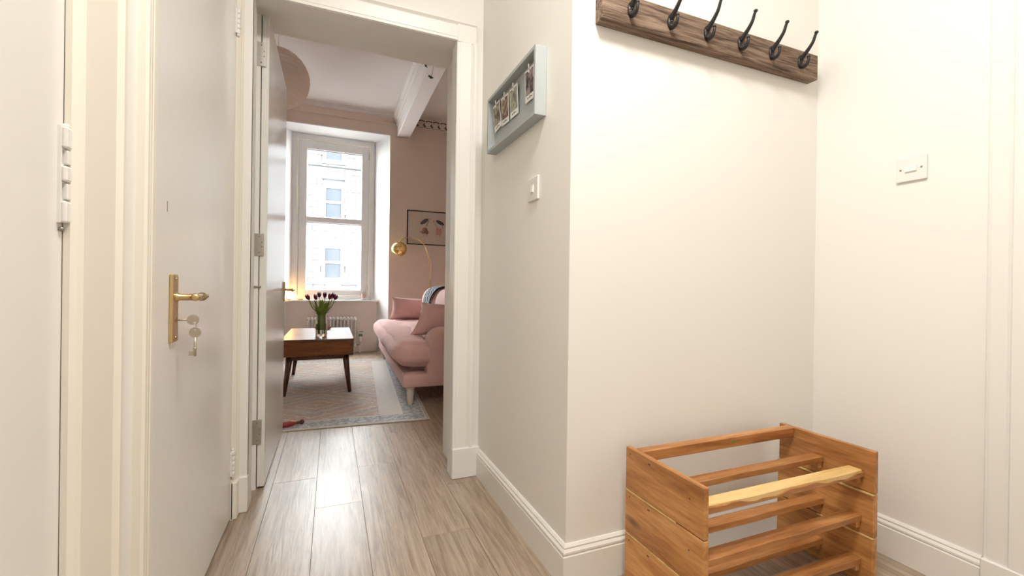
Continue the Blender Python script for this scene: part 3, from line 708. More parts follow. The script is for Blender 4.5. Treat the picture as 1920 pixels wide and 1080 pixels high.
# --- coat rack
cr_ = thing('coat_rack', 'weathered brown timber rail with six black iron coat hooks', 'coat rack', (1.29, 1.2, 1.807))
rb = box(.781, 1.812, 1.180, YH, 1.807, 1.906, .0035, 2)
obj('rail', rb, 'rail_wood', cr_, label='weathered dark brown timber rail')
HX0, HDX = .889, .163
def hook_meshes(x, z=1.857, y=1.180):
    pl = lathe([(0, 0), (.0125, 0), (.0135, .002), (.011, .006), (.005, .0085), (0, .009)], 16, mat=Matrix.Translation((x, y, z)) @ Matrix.Rotation(PI/2, 4, 'X') @ Matrix.Scale(2.0, 4, (0, 1, 0)))
    upper = spline([(x, y-.004, z+.010), (x, y-.016, z+.020), (x, y-.034, z+.036), (x, y-.050, z+.055), (x, y-.058, z+.075), (x, y-.062, z+.083)], 5)
    lower = spline([(x, y-.005, z-.016), (x, y-.014, z-.024), (x, y-.026, z-.022), (x, y-.034, z-.010), (x, y-.035, z+.004)], 5)
    return pl, upper, lower
def make_hook(x):
    pl, up_, lo = hook_meshes(x)
    h = obj('hook', pl, 'black_iron', cr_, True)
    obj('upper_prong', tube(up_, [.0105, .0085, .0068, .0058, .0052, .0050], 10), 'black_iron', h, True)
    obj('upper_tip', ball((x, 1.180-.063, 1.857+.085), .0072, 12, .8), 'black_iron', h, True)
    obj('lower_prong', tube(lo, [.0085, .0072, .0062, .0054, .0050], 10), 'black_iron', h, True)
    obj('lower_tip', ball((x, 1.180-.035, 1.857+.006), .0066, 12, .8), 'black_iron', h, True)
    obj('screw', ball((x, 1.180-.0085, 1.857), .0034), 'black_iron', h, True)
for i in range(6): make_hook(HX0+i*HDX)

# --- box frame with clipped photos
FX0, FX1, FY0, FY1, FZ0, FZ1 = .653, XP-.0005, 1.402, 1.917, 1.562, 1.810
pf = thing('box_frame', 'grey wooden box frame with a string of instant photos on the passage wall', 'picture frame', (.68, 1.66, 1.56))
obj('frame_side', box(FX0, FX1, FY0, FY0+.014, FZ0, FZ1, .001), 'frame_grey', pf)
obj('frame_side', box(FX0, FX1, FY1-.014, FY1, FZ0, FZ1, .001), 'frame_grey', pf)
obj('frame_side', box(FX0, FX1, FY0+.014, FY1-.014, FZ0, FZ0+.014, .001), 'frame_grey', pf)
obj('frame_side', box(FX0, FX1, FY0+.014, FY1-.014, FZ1-.014, FZ1, .001), 'frame_grey', pf)
obj('backing', box(FX1-.010, FX1-.002, FY0+.013, FY1-.013, FZ0+.013, FZ1-.013), 'backing_grey', pf)
def sag(y): t = (y-FY0)/(FY1-FY0); return 1.784-.026*4*t*(1-t)*.5
obj('line', tube([(.676, FY0+.013+(FY1-FY0-.026)*i/14, sag(FY0+.013+(FY1-FY0-.026)*i/14)) for i in range(15)], .0008, 5), 'string', pf)
photo_labels = ['instant photo with dark rusty figures, clipped nearest the living room doorway', 'instant photo with lime green patch in its picture', 'instant photo with pale grey-green picture of a figure', 'instant photo with dark figure, clipped nearest the alcove corner']
for i, (yc, tilt, mt) in enumerate(((1.858, -.10, 'photo_a'), (1.752, .05, 'photo_b'), (1.655, .02, 'photo_c'), (1.500, .04, 'photo_d'))):
    zt = sag(yc)-.004; wd, ht = .084, .118
    ph = thing('instant_photo', photo_labels[i], 'photo', (.674, yc, zt-ht), 'clipped instant photos')
    R = Matrix.Translation((.674, yc, zt)) @ Matrix.Rotation(tilt, 4, 'X') @ Matrix.Rotation(-.06, 4, 'Y')
    def loc(bm): bmesh.ops.transform(bm, matrix=R, verts=bm.verts); return bm
    cd = obj('card', loc(box(-.0006, .0006, -wd/2, wd/2, -ht, 0)), 'card_white', ph)
    obj('image', loc(box(-.0012, -.0006, -wd/2+.006, wd/2-.006, -ht+.024, -.008)), mt, cd)
    b = bmesh.new()
    for q in range(5): bm_box(b, -.0010, -.0006, -.020+.009*q, -.014+.009*q, -ht+.010+.002*(q % 2), -ht+.0135+.002*(q % 3))
    obj('caption', loc(b), 'ink', cd)
    pg = obj('peg', loc(box(-.005, .005, -.004, .004, -.020, .016, .002)), 'peg_silver', ph)
    obj('peg_spring', loc(tube([(-.0055, -.005, -.004), (-.0055, .005, -.004)], .002, 6)), 'steel', pg)

# --- switches
def plate(name, label, cat, wall_x, yc, zc, w_, h_, rw, rh, rdy, screws):
    t = thing(name, label, cat, (wall_x, yc, zc-h_/2))
    obj('plate', box(wall_x-.009, wall_x-.0002, yc-w_/2, yc+w_/2, zc-h_/2, zc+h_/2, .003, 2), 'plastic_white', t)
    rk = box(-.0035, .0035, -rw/2, rw/2, -rh/2, rh/2, .0015)
    bmesh.ops.transform(rk, matrix=Matrix.Translation((wall_x-.0095, yc+rdy, zc)) @ Matrix.Rotation(.10, 4, 'Y'), verts=rk.verts)
    obj('surround', box(wall_x-.0095, wall_x-.006, yc+rdy-rw/2-.0015, yc+rdy+rw/2+.0015, zc-rh/2-.0015, zc+rh/2+.0015), 'screw_grey' if False else 'plastic_white', t)
    obj('rocker', rk, 'plastic_rocker', t)
    for s in screws: obj('screw', lathe([(.0034, 0), (.0034, .0012), (.002, .0016), (0, .0016)], 10, mat=Matrix.Translation((wall_x-.0088, yc+s[0], zc+s[1])) @ Matrix.Rotation(-PI/2, 4, 'Y')), 'screw_grey', t)
plate('light_switch', 'square white light switch on the wall below the grey box frame', 'switch', XP, 1.490, 1.319, .088, .088, .020, .028, 0, [])
plate('switch_plate', 'wider white switch plate with a rocker and two screws on the alcove side wall', 'switch', XR, .892, 1.384, .088, .086, .034, .022, 0, ((-.030, 0), (.030, 0)))

# --- hall ceiling lamps
for x, y, lab in ((.45, .35, 'round opal ceiling lamp in the middle of the hall'),):
    t = thing('ceiling_lamp_offscreen', lab, 'ceiling lamp', (x, y, HCEIL))
    obj('lamp_base', lathe([(.0, 0), (.30, 0), (.30, -.02), (.29, -.025), (0, -.025)], 32, (x, y, HCEIL-.0005)), 'plastic_white', t, False)
    R_ = .28
    obj('diffuser', lathe([(R_, -.024), (R_*.98, -.04), (R_*.85, -.06), (R_*.6, -.075), (R_*.3, -.082), (0, -.084)], 32, (x, y, HCEIL)), 'hall_lamp_glass', t, True)

# ================================================================== LIVING ROOM THINGS
# --- rug
e1 = Vector((.9984, -.057, 0)); nr = Vector((.66, 3.108, 0)); RW, RL = 1.6, 2.78
rg0 = nr - e1*RW
rug = obj('rug', box(0, RW, 0, RL, 0, .008, .003), 'rug_weave'); rug.location = (rg0.x, rg0.y, .0005); rug.rotation_euler = (0, 0, math.atan2(e1.y, e1.x))
tag(rug, 'faded tan and grey patterned rug with diamonds under the coffee table', 'rug')
RGZ = .0085

# --- coffee table
ct = thing('coffee_table', 'dark polished wooden coffee table with boxed top on splayed legs', 'coffee table', (-.1, 4.6, RGZ))
TX0, TX1, TY0, TY1 = -.390, .186, 4.075, 5.16
obj('box_body', box(TX0+.004, TX1-.004, TY0+.006, TY1-.006, .343, .472, .004, 2), 'table_body', ct)
obj('table_top', box(TX0, TX1, TY0, TY1, .4725, .487, .004, 2), 'table_wood', ct)
b = box(TX0+.05, TX1-.05, TY0+.06, TY0+.085, .306, .3428); bm_box(b, TX0+.05, TX1-.05, TY1-.085, TY1-.06, .306, .3428)
bm_box(b, TX0+.05, TX0+.075, TY0+.06, TY1-.06, .306, .3428); bm_box(b, TX1-.075, TX1-.05, TY0+.06, TY1-.06, .306, .3428)
obj('apron', b, 'leg_wood', ct)
for sx, sy in ((-1, -1), (1, -1), (-1, 1), (1, 1)):
    x = TX0+.066 if sx < 0 else TX1-.066; y = TY0+.085 if sy < 0 else TY1-.085
    obj('leg', tube([(x, y, .342), (x+sx*.012, y+sy*.012, .22), (x+sx*.038, y+sy*.03, RGZ)], [.030, .025, .016], 14, .85), 'leg_wood', ct, True)

# --- vase of tulips, dish
VX, VY, VZ = -.082, 4.32, .4875
va = thing('glass_vase', 'clear tumbler vase of tulips on the coffee table', 'vase', (VX, VY, VZ))
obj('vase_wall', lathe([(0, 0), (.046, 0), (.048, .004), (.049, .19), (.0455, .19), (.0445, .016), (0, .016)], 28, (VX, VY, VZ)), 'vase_glass', va, True, sharp=.6)
obj('water', lathe([(0, .0165), (.0440, .0165), (.0444, .115), (0, .115)], 24, (VX, VY, VZ)), 'water', va, True, sharp=.6)
heads = [(-.186, .842, -.9, 'tulip_wine', 'leaning out furthest toward the open door'), (-.128, .842, -.3, 'tulip_purple', 'with the broad dark bloom'), (-.104, .862, -.1, 'tulip_purple', 'standing tallest'), (-.058, .862, .1, 'tulip_purple', 'upright with a slim bud'), (-.016, .848, .2, 'tulip_wine', 'with the plump wine-red bloom'), (.006, .856, .4, 'tulip_purple', 'just behind the plump bloom'), (.026, .842, .6, 'tulip_wine', 'leaning toward the sofa')]
def leaf(phi, rt_, zt_, wdt, z0=.06):
    """long blade rising inside the glass near the wall, then arching outward"""
    n = 14; b = bmesh.new()
    rad_ = Vector((math.cos(phi), math.sin(phi), 0)); tan_ = Vector((-math.sin(phi), math.cos(phi), 0))
    cl_ = spline([(.033, 0, z0), (.0345, 0, .14), (.0365, 0, .195), (.0365+(rt_-.0365)*.45, 0, .195+(zt_-.195)*.6), (rt_, 0, zt_)], 4)
    n = len(cl_)-1; rows = []
    for i, p in enumerate(cl_):
        t = i/n; c = Vector((VX, VY, VZ+p.z)) + rad_*p.x
        ww = min(wdt*1.3*math.sin(PI*min(1, t*.95+.04))**.7, 0.0078 if p.z < .205 else 1)
        rows.append([b.verts.new(c - tan_*ww - rad_*.0015), b.verts.new(c), b.verts.new(c + tan_*ww - rad_*.0015), b.verts.new(c + tan_*ww*.97 - rad_*.0027), b.verts.new(c - rad_*.0013), b.verts.new(c - tan_*ww*.97 - rad_*.0027)])
    for A, B in zip(rows, rows[1:]):
        for k in range(6): b.faces.new((A[k], A[(k+1) % 6], B[(k+1) % 6], B[k]))
    b.faces.new(rows[0]); b.faces.new(rows[-1])
    bmesh.ops.recalc_face_normals(b, faces=b.faces); return b
dys = (-.004, -.044, .040, -.056, -.034, .052, .006)
D = PI/180
leaves = {0: ((166, .10, .315, .017), (196, .088, .225, .016)), 1: ((214, .075, .33, .017), (246, .06, .27, .016)), 2: ((100, .06, .33, .017), (138, .07, .29, .016)),
          3: ((-82, .055, .335, .017), (-56, .07, .31, .016), (-100, .075, .235, .015)), 4: ((-34, .085, .30, .016),), 5: ((46, .085, .31, .017), (72, .06, .28, .016)), 6: ((-9, .125, .315, .016), (18, .10, .235, .016))}
for i, (hx, hz, lean, mt, how) in enumerate(heads):
    hy = VY+dys[i]; dxy = Vector((hx-VX, dys[i], 0)); u_ = dxy.normalized()
    B0 = Vector((VX, VY, VZ))+u_*.020
    tp = thing('tulip', 'purple tulip %s in the glass vase' % how, 'tulip', (B0.x, B0.y, VZ+.02), 'purple tulips in the vase')
    q = Vector((VX, VY, VZ+.185))+u_*.0245
    st = spline([(B0.x, B0.y, VZ+.024), tuple(q), tuple(q+(Vector((hx, hy, hz-.05))-q)*.62+u_*.004), (hx, hy, hz-.024)], 7)
    obj('stem', tube(st, .0034, 8), 'stem_green', tp, True)
    Mh = Matrix.Translation((hx, hy, hz-.026)) @ Matrix.Rotation(lean*.55, 4, 'Y')
    fat = 1.12 if mt == 'tulip_wine' else 1.0
    for pz in range(6):
        a = pz*PI/3; inner = pz % 2; b = bmesh.new(); g = []
        for r_ in range(7):
            t = r_/6; rad = (.0175-.002*inner)*fat*(math.sin(PI*(.10+.72*t))**.75); zz = .052*t
            row = []
            for s_ in range(5):
                qq = (s_-2)/2; aa = a + qq*.62*(1 - .75*max(0, t-.55)/.45)
                row.append(b.verts.new(Mh @ Vector((rad*math.cos(aa)*(1-.08*qq*qq), rad*math.sin(aa)*(1-.08*qq*qq), zz))))
            g.append(row)
        for r_ in range(6):
            for s_ in range(4): b.faces.new((g[r_][s_], g[r_][s_+1], g[r_+1][s_+1], g[r_+1][s_]))
        bmesh.ops.solidify(b, geom=list(b.faces), thickness=.0012)
        obj('petal', b, mt, tp, True)
    for ph_, rt__, zt__, ww in leaves[i]: obj('leaf', leaf(ph_*D, rt__, zt__, ww), 'leaf_green', tp, True)
dish = thing('copper_dish', 'low copper-brown dish on the coffee table behind the vase', 'dish', (-.08, 4.98, .487))
obj('bowl', lathe([(0, 0), (.06, 0), (.078, .010), (.080, .030), (.076, .030), (.072, .012), (0, .008)], 28, (-.08, 4.98, .4872)), 'copper', dish, True, sharp=.7)
obj('rim', tube([(-.08+.078*math.cos(2*PI*i/28), 4.98+.078*math.sin(2*PI*i/28), .518) for i in range(29)], .0025, 6), 'copper', dish, True)

# --- sofa
so = thing('sofa', 'dusty pink upholstered sofa with low arms and turned cream legs', 'sofa', (.5, 3.46, 0))
SY0, SY1 = 3.465, 5.90
obj('base_frame', soft_box(.520, 1.50, SY0+.002, SY1-.002, .150, .262, .022, (12, 24, 6)), 'pink_fabric', so, True)
obj('front_welt', tube([(.522, SY0+.02, .262), (.522, SY1-.02, .262)], .008, 8), 'pink_fabric', so, True)
def arm(y0, y1):
    x0, x1, z0, z1, r = .705, 1.50, .155, .615, .13
    pts = [(x0, z0)] + [(x0+r-r*math.cos(a*PI/16), z1-r+r*math.sin(a*PI/16)) for a in range(9)] + [(x1, z1), (x1, z0)]
    b = prism(pts, 'Y', y0, y1)
    bmesh.ops.bevel(b, geom=[e for e in b.edges if abs(e.verts[0].co.y-e.verts[1].co.y) < 1e-6], offset=.03, segments=4, affect='EDGES', profile=.5)
    return b
obj('arm', arm(SY0, SY0+.19), 'pink_fabric', so, True, sharp=.9)
obj('arm', arm(SY1-.19, SY1), 'pink_fabric', so, True, sharp=.9)
obj('back', soft_box(1.32, 1.55, SY0+.02, SY1-.02, .155, .84, .09, (8, 24, 10)), 'pink_fabric', so, True)
b = soft_box(.468, .760, SY0-.005, SY1+.005, .322, .510, .068, (14, 44, 12), (.03, .02, .030), .008, 4)
c = obj('seat_cushion', b, 'pink_fabric', so, True)
b2 = soft_box(.60, 1.34, SY0+.192, SY1-.192, .335, .508, .07, (14, 36, 8), (0, 0, .03), .006, 9)
obj('cushion_rear', b2, 'pink_fabric', c, True)
obj('deck', box(.60, 1.32, SY0+.195, SY1-.195, .255, .345), 'pink_fabric', so)
def seprof(c, a, b_, e, k0, k1, n=28):
    out = []
    for i in range(n+1):
        t = k0+(k1-k0)*i/n; out.append((c[0]+a*math.copysign(abs(math.cos(t))**(2/e), math.cos(t)), c[1]+b_*math.copysign(abs(math.sin(t))**(2/e), math.sin(t))))
    return out
def back_cushion(y0, y1, seed):
    b = bmesh.new(); n = 18; rings = []; S = 28
    for i in range(n+1):
        f = 2*i/n-1; f = math.sin(f*PI/2); y = (y0+y1)/2+(y1-y0)/2*f; s = (1-abs(f)**5)**.5*.5+.5 if abs(f) < 1 else .5
        s = max(.35, (1-abs(f)**6)**.4) if abs(f) < .9999 else .35
        pr = seprof((1.15, .715), .185*s, .225*(.25+.75*s), 2.6, 0, 2*PI*(1-1/S), S-1)
        rings.append([b.verts.new((x, y, z+.006*math.sin(y*9+x*8+seed))) for x, z in pr])
    for A, B in zip(rings, rings[1:]):
        for k in range(S): b.faces.new((A[k], A[(k+1) % S], B[(k+1) % S], B[k]))
    b.faces.new(rings[0]); b.faces.new(rings[-1]); bmesh.ops.recalc_face_normals(b, faces=b.faces)
    return b
obj('back_cushion', back_cushion(3.895, 4.675, 1), 'pink_fabric', so, True)
obj('back_cushion', back_cushion(4.685, 5.475, 2), 'pink_fabric', so, True)
for (x, y) in ((.585, SY0+.055), (.585, SY1-.06), (1.44, SY0+.055), (1.44, SY1-.06)):
    obj('leg', lathe([(.015, 0), (.018, .006), (.021, .02), (.029, .095), (.031, .112), (.026, .118), (.034, .124), (.036, .136), (.034, .148), (0, .1515)], 20, (x, y, RGZ if x < 1 else .0005)), 'leg_cream', so, True, label='turned cream leg')
so.rotation_euler = (0, 0, -.020)
def pillow(name, lab, cx, cy, cz, sx, sy, sz, tilt, shear, seed):
    n, mz = 22, 14; b = bmesh.new(); rnd = random.Random(seed); ph = rnd.uniform(0, 6)
    F_, B_ = {}, {}
    for i in range(n+1):
        for j in range(mz+1):
            u, v = 2*i/n-1, 2*j/mz-1
            px = sx/2*u*(1-.05*(1-v*v)) ; pz = sz/2*v*(1-.07*(1-u*u)*abs(v))
            k = abs(u*v)**6; px *= 1+.05*k; pz *= 1+.07*k
            th = sy/2*((1-u**4)*(1-v**4))**.45 + .004
            wr = .006*math.sin(u*7+v*4+ph)*math.sin(v*5+ph*2)
            px += shear*(v*-.5+.0)*-1
            F_[i, j] = b.verts.new((px, -th+wr, pz))
            B_[i, j] = F_[i, j] if False else b.verts.new((px, th+wr*.5, pz))
    for i in range(n):
        for j in range(mz):
            b.faces.new((F_[i,j], F_[i+1,j], F_[i+1,j+1], F_[i,j+1])); b.faces.new((B_[i,j], B_[i,j+1], B_[i+1,j+1], B_[i+1,j]))
    for i in range(n):
        b.faces.new((F_[i,0], B_[i,0], B_[i+1,0], F_[i+1,0])); b.faces.new((F_[i,mz], F_[i+1,mz], B_[i+1,mz], B_[i,mz]))
    for j in range(mz):
        b.faces.new((F_[0,j], F_[0,j+1], B_[0,j+1], B_[0,j])); b.faces.new((F_[n,j], B_[n,j], B_[n,j+1], F_[n,j+1]))
    bmesh.ops.recalc_face_normals(b, faces=b.faces)
    bmesh.ops.transform(b, matrix=Matrix.Translation((cx, cy, cz)) @ Matrix.Rotation(tilt[2], 4, 'Z') @ Matrix.Rotation(tilt[0], 4, 'X') @ Matrix.Rotation(tilt[1], 4, 'Y'), verts=b.verts)
    p_ = tag(obj(name, b, 'pink_fabric', None, True), lab, 'cushion', 'pink arm cushions')
    return p_
pillow('cushion', 'pink cushion propped inside the sofa arm beside the doorway', .975, 3.765, .662, .60, .17, .275, (.06, .02, 0), .10, 11)
pillow('cushion', 'pink cushion propped against the sofa arm by the window', 1.015, 5.60, .658, .66, .17, .28, (-.10, .04, 0), .03, 12)
# blanket over the far back cushion
b = bmesh.new(); rings = []
for j in range(9):
    y = 4.74 + .40*j/8
    pr = seprof((1.180, .715), .191, .232, 2.6, PI*1.08, PI*.18, 22)
    rings.append([b.verts.new((x-.002+.003*math.sin(y*23+i*.6), y+.012*math.sin(i*.5), z+.004+.003*math.sin(y*31+i))) for i, (x, z) in enumerate(pr)])
for A, B in zip(rings, rings[1:]):
    for k in range(22): b.faces.new((A[k], A[k+1], B[k+1], B[k]))
bmesh.ops.recalc_face_normals(b, faces=b.faces)
bmesh.ops.solidify(b, geom=list(b.faces), thickness=.008)
bl = thing('throw_blanket', 'dark striped woven throw draped over the sofa back', 'blanket', (1.17, 4.94, .70))
obj('cloth', b, 'blanket_weave', bl, True)
b = bmesh.new()
for j in range(16):
    y = 4.745+.026*j; bm_tube(b, [(.968, y, .672), (.962, y+.002, .650), (.964, y, .630)], [.004, .005, .003], 6)
o = obj('tassels', b, 'card_white', bl, True); o['kind'] = 'stuff'

# --- arc floor lamp
lt = thing('arc_lamp', 'brass arc floor lamp with a globe head behind the sofa', 'lamp', (1.27, 6.13, 0))
obj('base', lathe([(0, 0), (.13, 0), (.13, .018), (.12, .024), (0, .026)], 32, (1.27, 6.13, .0005)), 'polished_brass', lt, True, sharp=.6)
LY = 6.13
obj('pole', tube([(1.27, LY, .02), (1.272, LY, .60), (1.275, LY, 1.02)] , .008, 10), 'polished_brass', lt, True)
obj('arc', tube(spline([(1.275, LY, 1.02), (1.265, LY, 1.27), (1.18, LY, 1.535), (1.03, LY, 1.612), (.945, LY, 1.614), (.86, LY, 1.570), (.832, LY, 1.535)], 7), .0055, 10), 'polished_brass', lt, True)
Mh = Matrix.Translation((.845, LY, 1.450)) @ Matrix.Rotation(.35, 4, 'Y') @ Matrix.Rotation(.45, 4, 'X')
hd_ = obj('lamp_head', lathe([(.0, .105), (.035, .099), (.070, .079), (.093, .050), (.104, .015), (.103, -.020), (.090, -.055), (.084, -.055), (.097, -.020), (.098, .015), (.087, .047), (.066, .073), (.033, .092), (0, .098)], 32, mat=Mh), 'polished_brass', lt, True)
obj('bulb', lathe([(0, -.055), (.025, -.048), (.036, -.025), (.030, .0), (.016, .025), (.014, .06), (0, .06)], 20, mat=Mh), 'card_white', hd_, True)
obj('joint', ball((.832, LY, 1.54), .012), 'polished_brass', lt, True)

# --- framed print of two dancing bird-like figures (flat artwork)
ap = thing('framed_print', 'black-framed print of two dark-headed figures above the sofa', 'picture', (1.35, YW, 1.53))
PX0, PX1, PZ0, PZ1 = .978, 1.700, 1.545, 2.035
for q in ((PX0, PX1, PZ1-.014, PZ1), (PX0, PX1, PZ0, PZ0+.014), (PX0, PX0+.014, PZ0+.014, PZ1-.014), (PX1-.014, PX1, PZ0+.014, PZ1-.014)):
    obj('frame_bar', box(q[0], q[1], YW-.020, YW-.0005, q[2], q[3], .001), 'art_black', ap)
pp = obj('print', box(PX0+.012, PX1-.012, YW-.008, YW-.004, PZ0+.012, PZ1-.012), 'art_paper', ap)
def flat(pts, y, mat, nm='print_shape'):
    return obj(nm, prism(pts, 'Y', y, y+.0008), mat, pp)
def ell(cx, cz, a, b_, ang, n=18): return [(cx+a*math.cos(t)*math.cos(ang)-b_*math.sin(t)*math.sin(ang), cz+a*math.cos(t)*math.sin(ang)+b_*math.sin(t)*math.cos(ang)) for t in [2*PI*i/n for i in range(n)]]
ya = YW-.0090
flat(ell(1.225, 1.885, .070, .027, .62), ya, 'art_black'); flat(ell(1.455, 1.880, .066, .026, -.45), ya, 'art_black')
flat(ell(1.300, 1.922, .010, .009, 0), ya, 'art_rose'); flat(ell(1.362, 1.895, .012, .010, 0), ya, 'art_rose')
for i in range(6): flat(ell(1.285-.006*i, 1.890-.014*i, .006, .008, .3, 8), ya, 'art_black')
for i in range(7): flat(ell(1.385+.003*i, 1.868-.010*i, .003, .006, .3, 6), ya, 'art_line')
for (ax, az, aw, ah, mm) in ((1.235, 1.755, .038, .045, 'art_rose'), (1.262, 1.735, .024, .035, 'art_brown'), (1.215, 1.725, .034, .018, 'art_brown'), (1.185, 1.735, .030, .012, 'art_line'), (1.250, 1.775, .014, .020, 'art_brown')): flat(ell(ax, az, aw, ah, .2), ya-.0004, mm)
for xx in (1.222, 1.262): flat([(xx-.003, 1.67), (xx+.003, 1.67), (xx+.003, 1.72), (xx-.003, 1.72)], ya, 'art_rose')
flat([(1.395, 1.70), (1.465, 1.695), (1.480, 1.74), (1.474, 1.795), (1.440, 1.80), (1.405, 1.82), (1.392, 1.76)], ya, 'art_pink')
flat([(1.400, 1.82), (1.404, 1.82), (1.396, 1.87), (1.392, 1.87)], ya, 'art_line'); flat([(1.486, 1.79), (1.494, 1.80), (1.490, 1.84), (1.484, 1.84)], ya, 'art_line')
for xx in (1.405, 1.445): flat([(xx-.003, 1.67), (xx+.003, 1.67), (xx+.003, 1.70), (xx-.003, 1.70)], ya, 'art_pink')
obj('glazing', box(PX0+.012, PX1-.012, YW-.0135, YW-.0120, PZ0+.012, PZ1-.012), 'picture_glass', ap)

# --- pendant paper lantern
pd = thing('paper_lantern', 'round peach paper lantern hanging from the living room ceiling', 'pendant lamp', (-.43, 4.3, CEIL))
PCX, PCY, PCZ, PR = -.452, 4.3, 2.735, .252
obj('shade', lathe([(PR*math.sin(PI*(.06+.88*i/40))*(1+.006*math.cos(i*PI)), -PR*math.cos(PI*(.06+.88*i/40))) for i in range(41)], 40, (PCX, PCY, PCZ)), 'paper_shade', pd, True)
b = bmesh.new()
for i in range(1, 16):
    t = PI*(.06+.88*i/16); bm_tube(b, [(PCX+PR*1.004*math.sin(t)*math.cos(2*PI*k_/40), PCY+PR*1.004*math.sin(t)*math.sin(2*PI*k_/40), PCZ-PR*math.cos(t)) for k_ in range(41)], .0016, 5)
o = obj('wire_ribs', b, 'paper_rib', pd); o['kind'] = 'stuff'
obj('cord', tube([(PCX, PCY, PCZ+PR*.95), (PCX, PCY, CEIL-.02)], .003, 6), 'cord_white', pd)
obj('ceiling_rose', lathe([(0, -.03), (.03, -.03), (.05, -.01), (.05, 0), (0, 0)], 20, (PCX, PCY, CEIL-.0005)), 'cord_white', pd, True)

# --- column radiator
ra = thing('radiator', 'white column radiator under the window sill', 'radiator', (.01, 6.55, 0))
n = 14; x0, x1 = -.310, .330
for i in range(n):
    x = x0+(x1-x0)*(i+.5)/n; b = bmesh.new()
    for yy in (6.515, 6.545, 6.575): bm_tube(b, [(x, yy, .10), (x, yy, .48)], .0105, 8)
    bm_tube(b, [(x, 6.505, .105), (x, 6.585, .105)], .016, 8); bm_tube(b, spline([(x, 6.505, .470), (x, 6.52, .492), (x, 6.57, .492), (x, 6.585, .470)], 3), .016, 8)
    obj('column', b, 'radiator_white', ra, True)
obj('header', tube([(x0, 6.545, .475), (x1, 6.545, .475)], .015, 10), 'radiator_white', ra, True)
obj('header', tube([(x0, 6.545, .115), (x1, 6.545, .115)], .015, 10), 'radiator_white', ra, True)
for xx in (x0+.03, x1-.03):
    obj('foot', box(xx-.012, xx+.012, 6.53, 6.56, .0005, .10, .002), 'radiator_white', ra)
vv = obj('valve', lathe([(.012, 0), (.016, .01), (.018, .06), (.014, .075), (0, .075)], 14, (x1+.05, 6.545, .155)), 'plastic_white', ra, True)
obj('valve_body', tube([(x1-.01, 6.545, .115), (x1+.05, 6.545, .115), (x1+.05, 6.545, .16)], .010, 8), 'steel', vv, True)
obj('pipe', tube([(x1+.05, 6.545, .12), (x1+.05, 6.545, .001)], .008, 8), 'radiator_white', vv, True)

# --- socket with plug and cable below the window
sk = thing('wall_socket', 'white double wall socket beside the radiator', 'socket', (.40, 6.65, .19))
obj('plate', box(.350, .440, 6.641, 6.6498, .215, .300, .003, 2), 'plastic_white', sk)
obj('plug', box(.365, .415, 6.610, 6.641, .218, .258, .004, 2), 'screw_grey', sk)
obj('switch', box(.375, .425, 6.637, 6.642, .283, .293, .001), 'screw_grey', sk)
obj('flex', tube(spline([(.39, 6.615, .22), (.40, 6.61, .15), (.36, 6.60, .06), (.37, 6.60, .012)], 5), .003, 6), 'cord_white', sk)

# --- things on the window sill
ca = thing('candle_jar', 'pink candle in a glass jar on a saucer on the window sill', 'candle', (.45, 6.66, .742))
obj('saucer', lathe([(0, 0), (.042, 0), (.058, .010), (.058, .014), (.041, .006), (0, .006)], 28, (.428, 6.66, .7425)), 'upvc', ca, True, sharp=.7)
obj('jar', lathe([(0, .001), (.034, .001), (.036, .005), (.036, .11), (.033, .11), (.033, .006), (0, .006)], 24, (.428, 6.66, .7495)), 'window_glass', ca, True, sharp=.6)
obj('wax', lathe([(0, 0), (.0325, 0), (.0325, .070), (0, .070)], 20, (.428, 6.66, .757)), 'candle_pink', ca, True, sharp=.6)
ho = thing('wire_holder', 'small dark wire candle holder on the sill beside the pink candle', 'holder', (.51, 6.665, .742))
for a in range(4):
    aa = a*PI/2+.6; obj('wire', tube([(.512+.016*math.cos(aa), 6.655+.016*math.sin(aa), .7435), (.512+.016*math.cos(aa), 6.655+.016*math.sin(aa), .845)], .0022, 6), 'steel', ho, True)
for zz in (.7445, .845): obj('hoop', tube([(.512+.016*math.cos(2*PI*i/16), 6.655+.016*math.sin(2*PI*i/16), zz) for i in range(17)], .0025, 6), 'steel', ho, True)
co = thing('wooden_coaster', 'orange-brown wooden coaster on the window sill by the open door', 'coaster', (-.40, 6.63, .742))
obj('disc', lathe([(0, 0), (.046, 0), (.048, .003), (.046, .012), (0, .012)], 24, (-.40, 6.645, .7425)), 'amber', co, True, sharp=.7)
obj('cork_pad', lathe([(0, 0), (.040, 0), (.040, .003), (0, .003)], 24, (-.40, 6.645, .7546)), 'amber', co)
sl = thing('salt_lamp', 'small glowing amber lamp on the sill behind the open door', 'lamp', (-.535, 6.66, .742))
obj('base', lathe([(0, 0), (.032, 0), (.032, .014), (0, .014)], 20, (-.533, 6.622, .7425)), 'amber', sl)
b = lathe([(.028, .014), (.036, .03), (.034, .055), (.024, .082), (.010, .098), (0, .102)], 9, (-.533, 6.622, .743)); obj('crystal', b, 'salt_glow', sl)

# --- dark red toy on the rug
ty = thing('dog_toy', 'dark red chew toy with a knobbed end lying on the rug edge', 'toy', (-.25, 3.225, RGZ))
P0, P1 = Vector((-.330, 3.215, RGZ+.016)), Vector((-.168, 3.262, RGZ+.020)); dr = (P1-P0)
obj('body', tube([P0+dr*t for t in (0, .08, .25, .5, .68, .76)], [.006, .013, .0175, .0185, .012, .007], 12), 'toy_red', ty, True)
obj('neck', tube([P0+dr*t for t in (.74, .84, .9)], [.008, .008, .010], 10), 'toy_dark', ty, True)
obj('knob', ball(P1-dr*.04, .0155), 'toy_dark', ty, True)

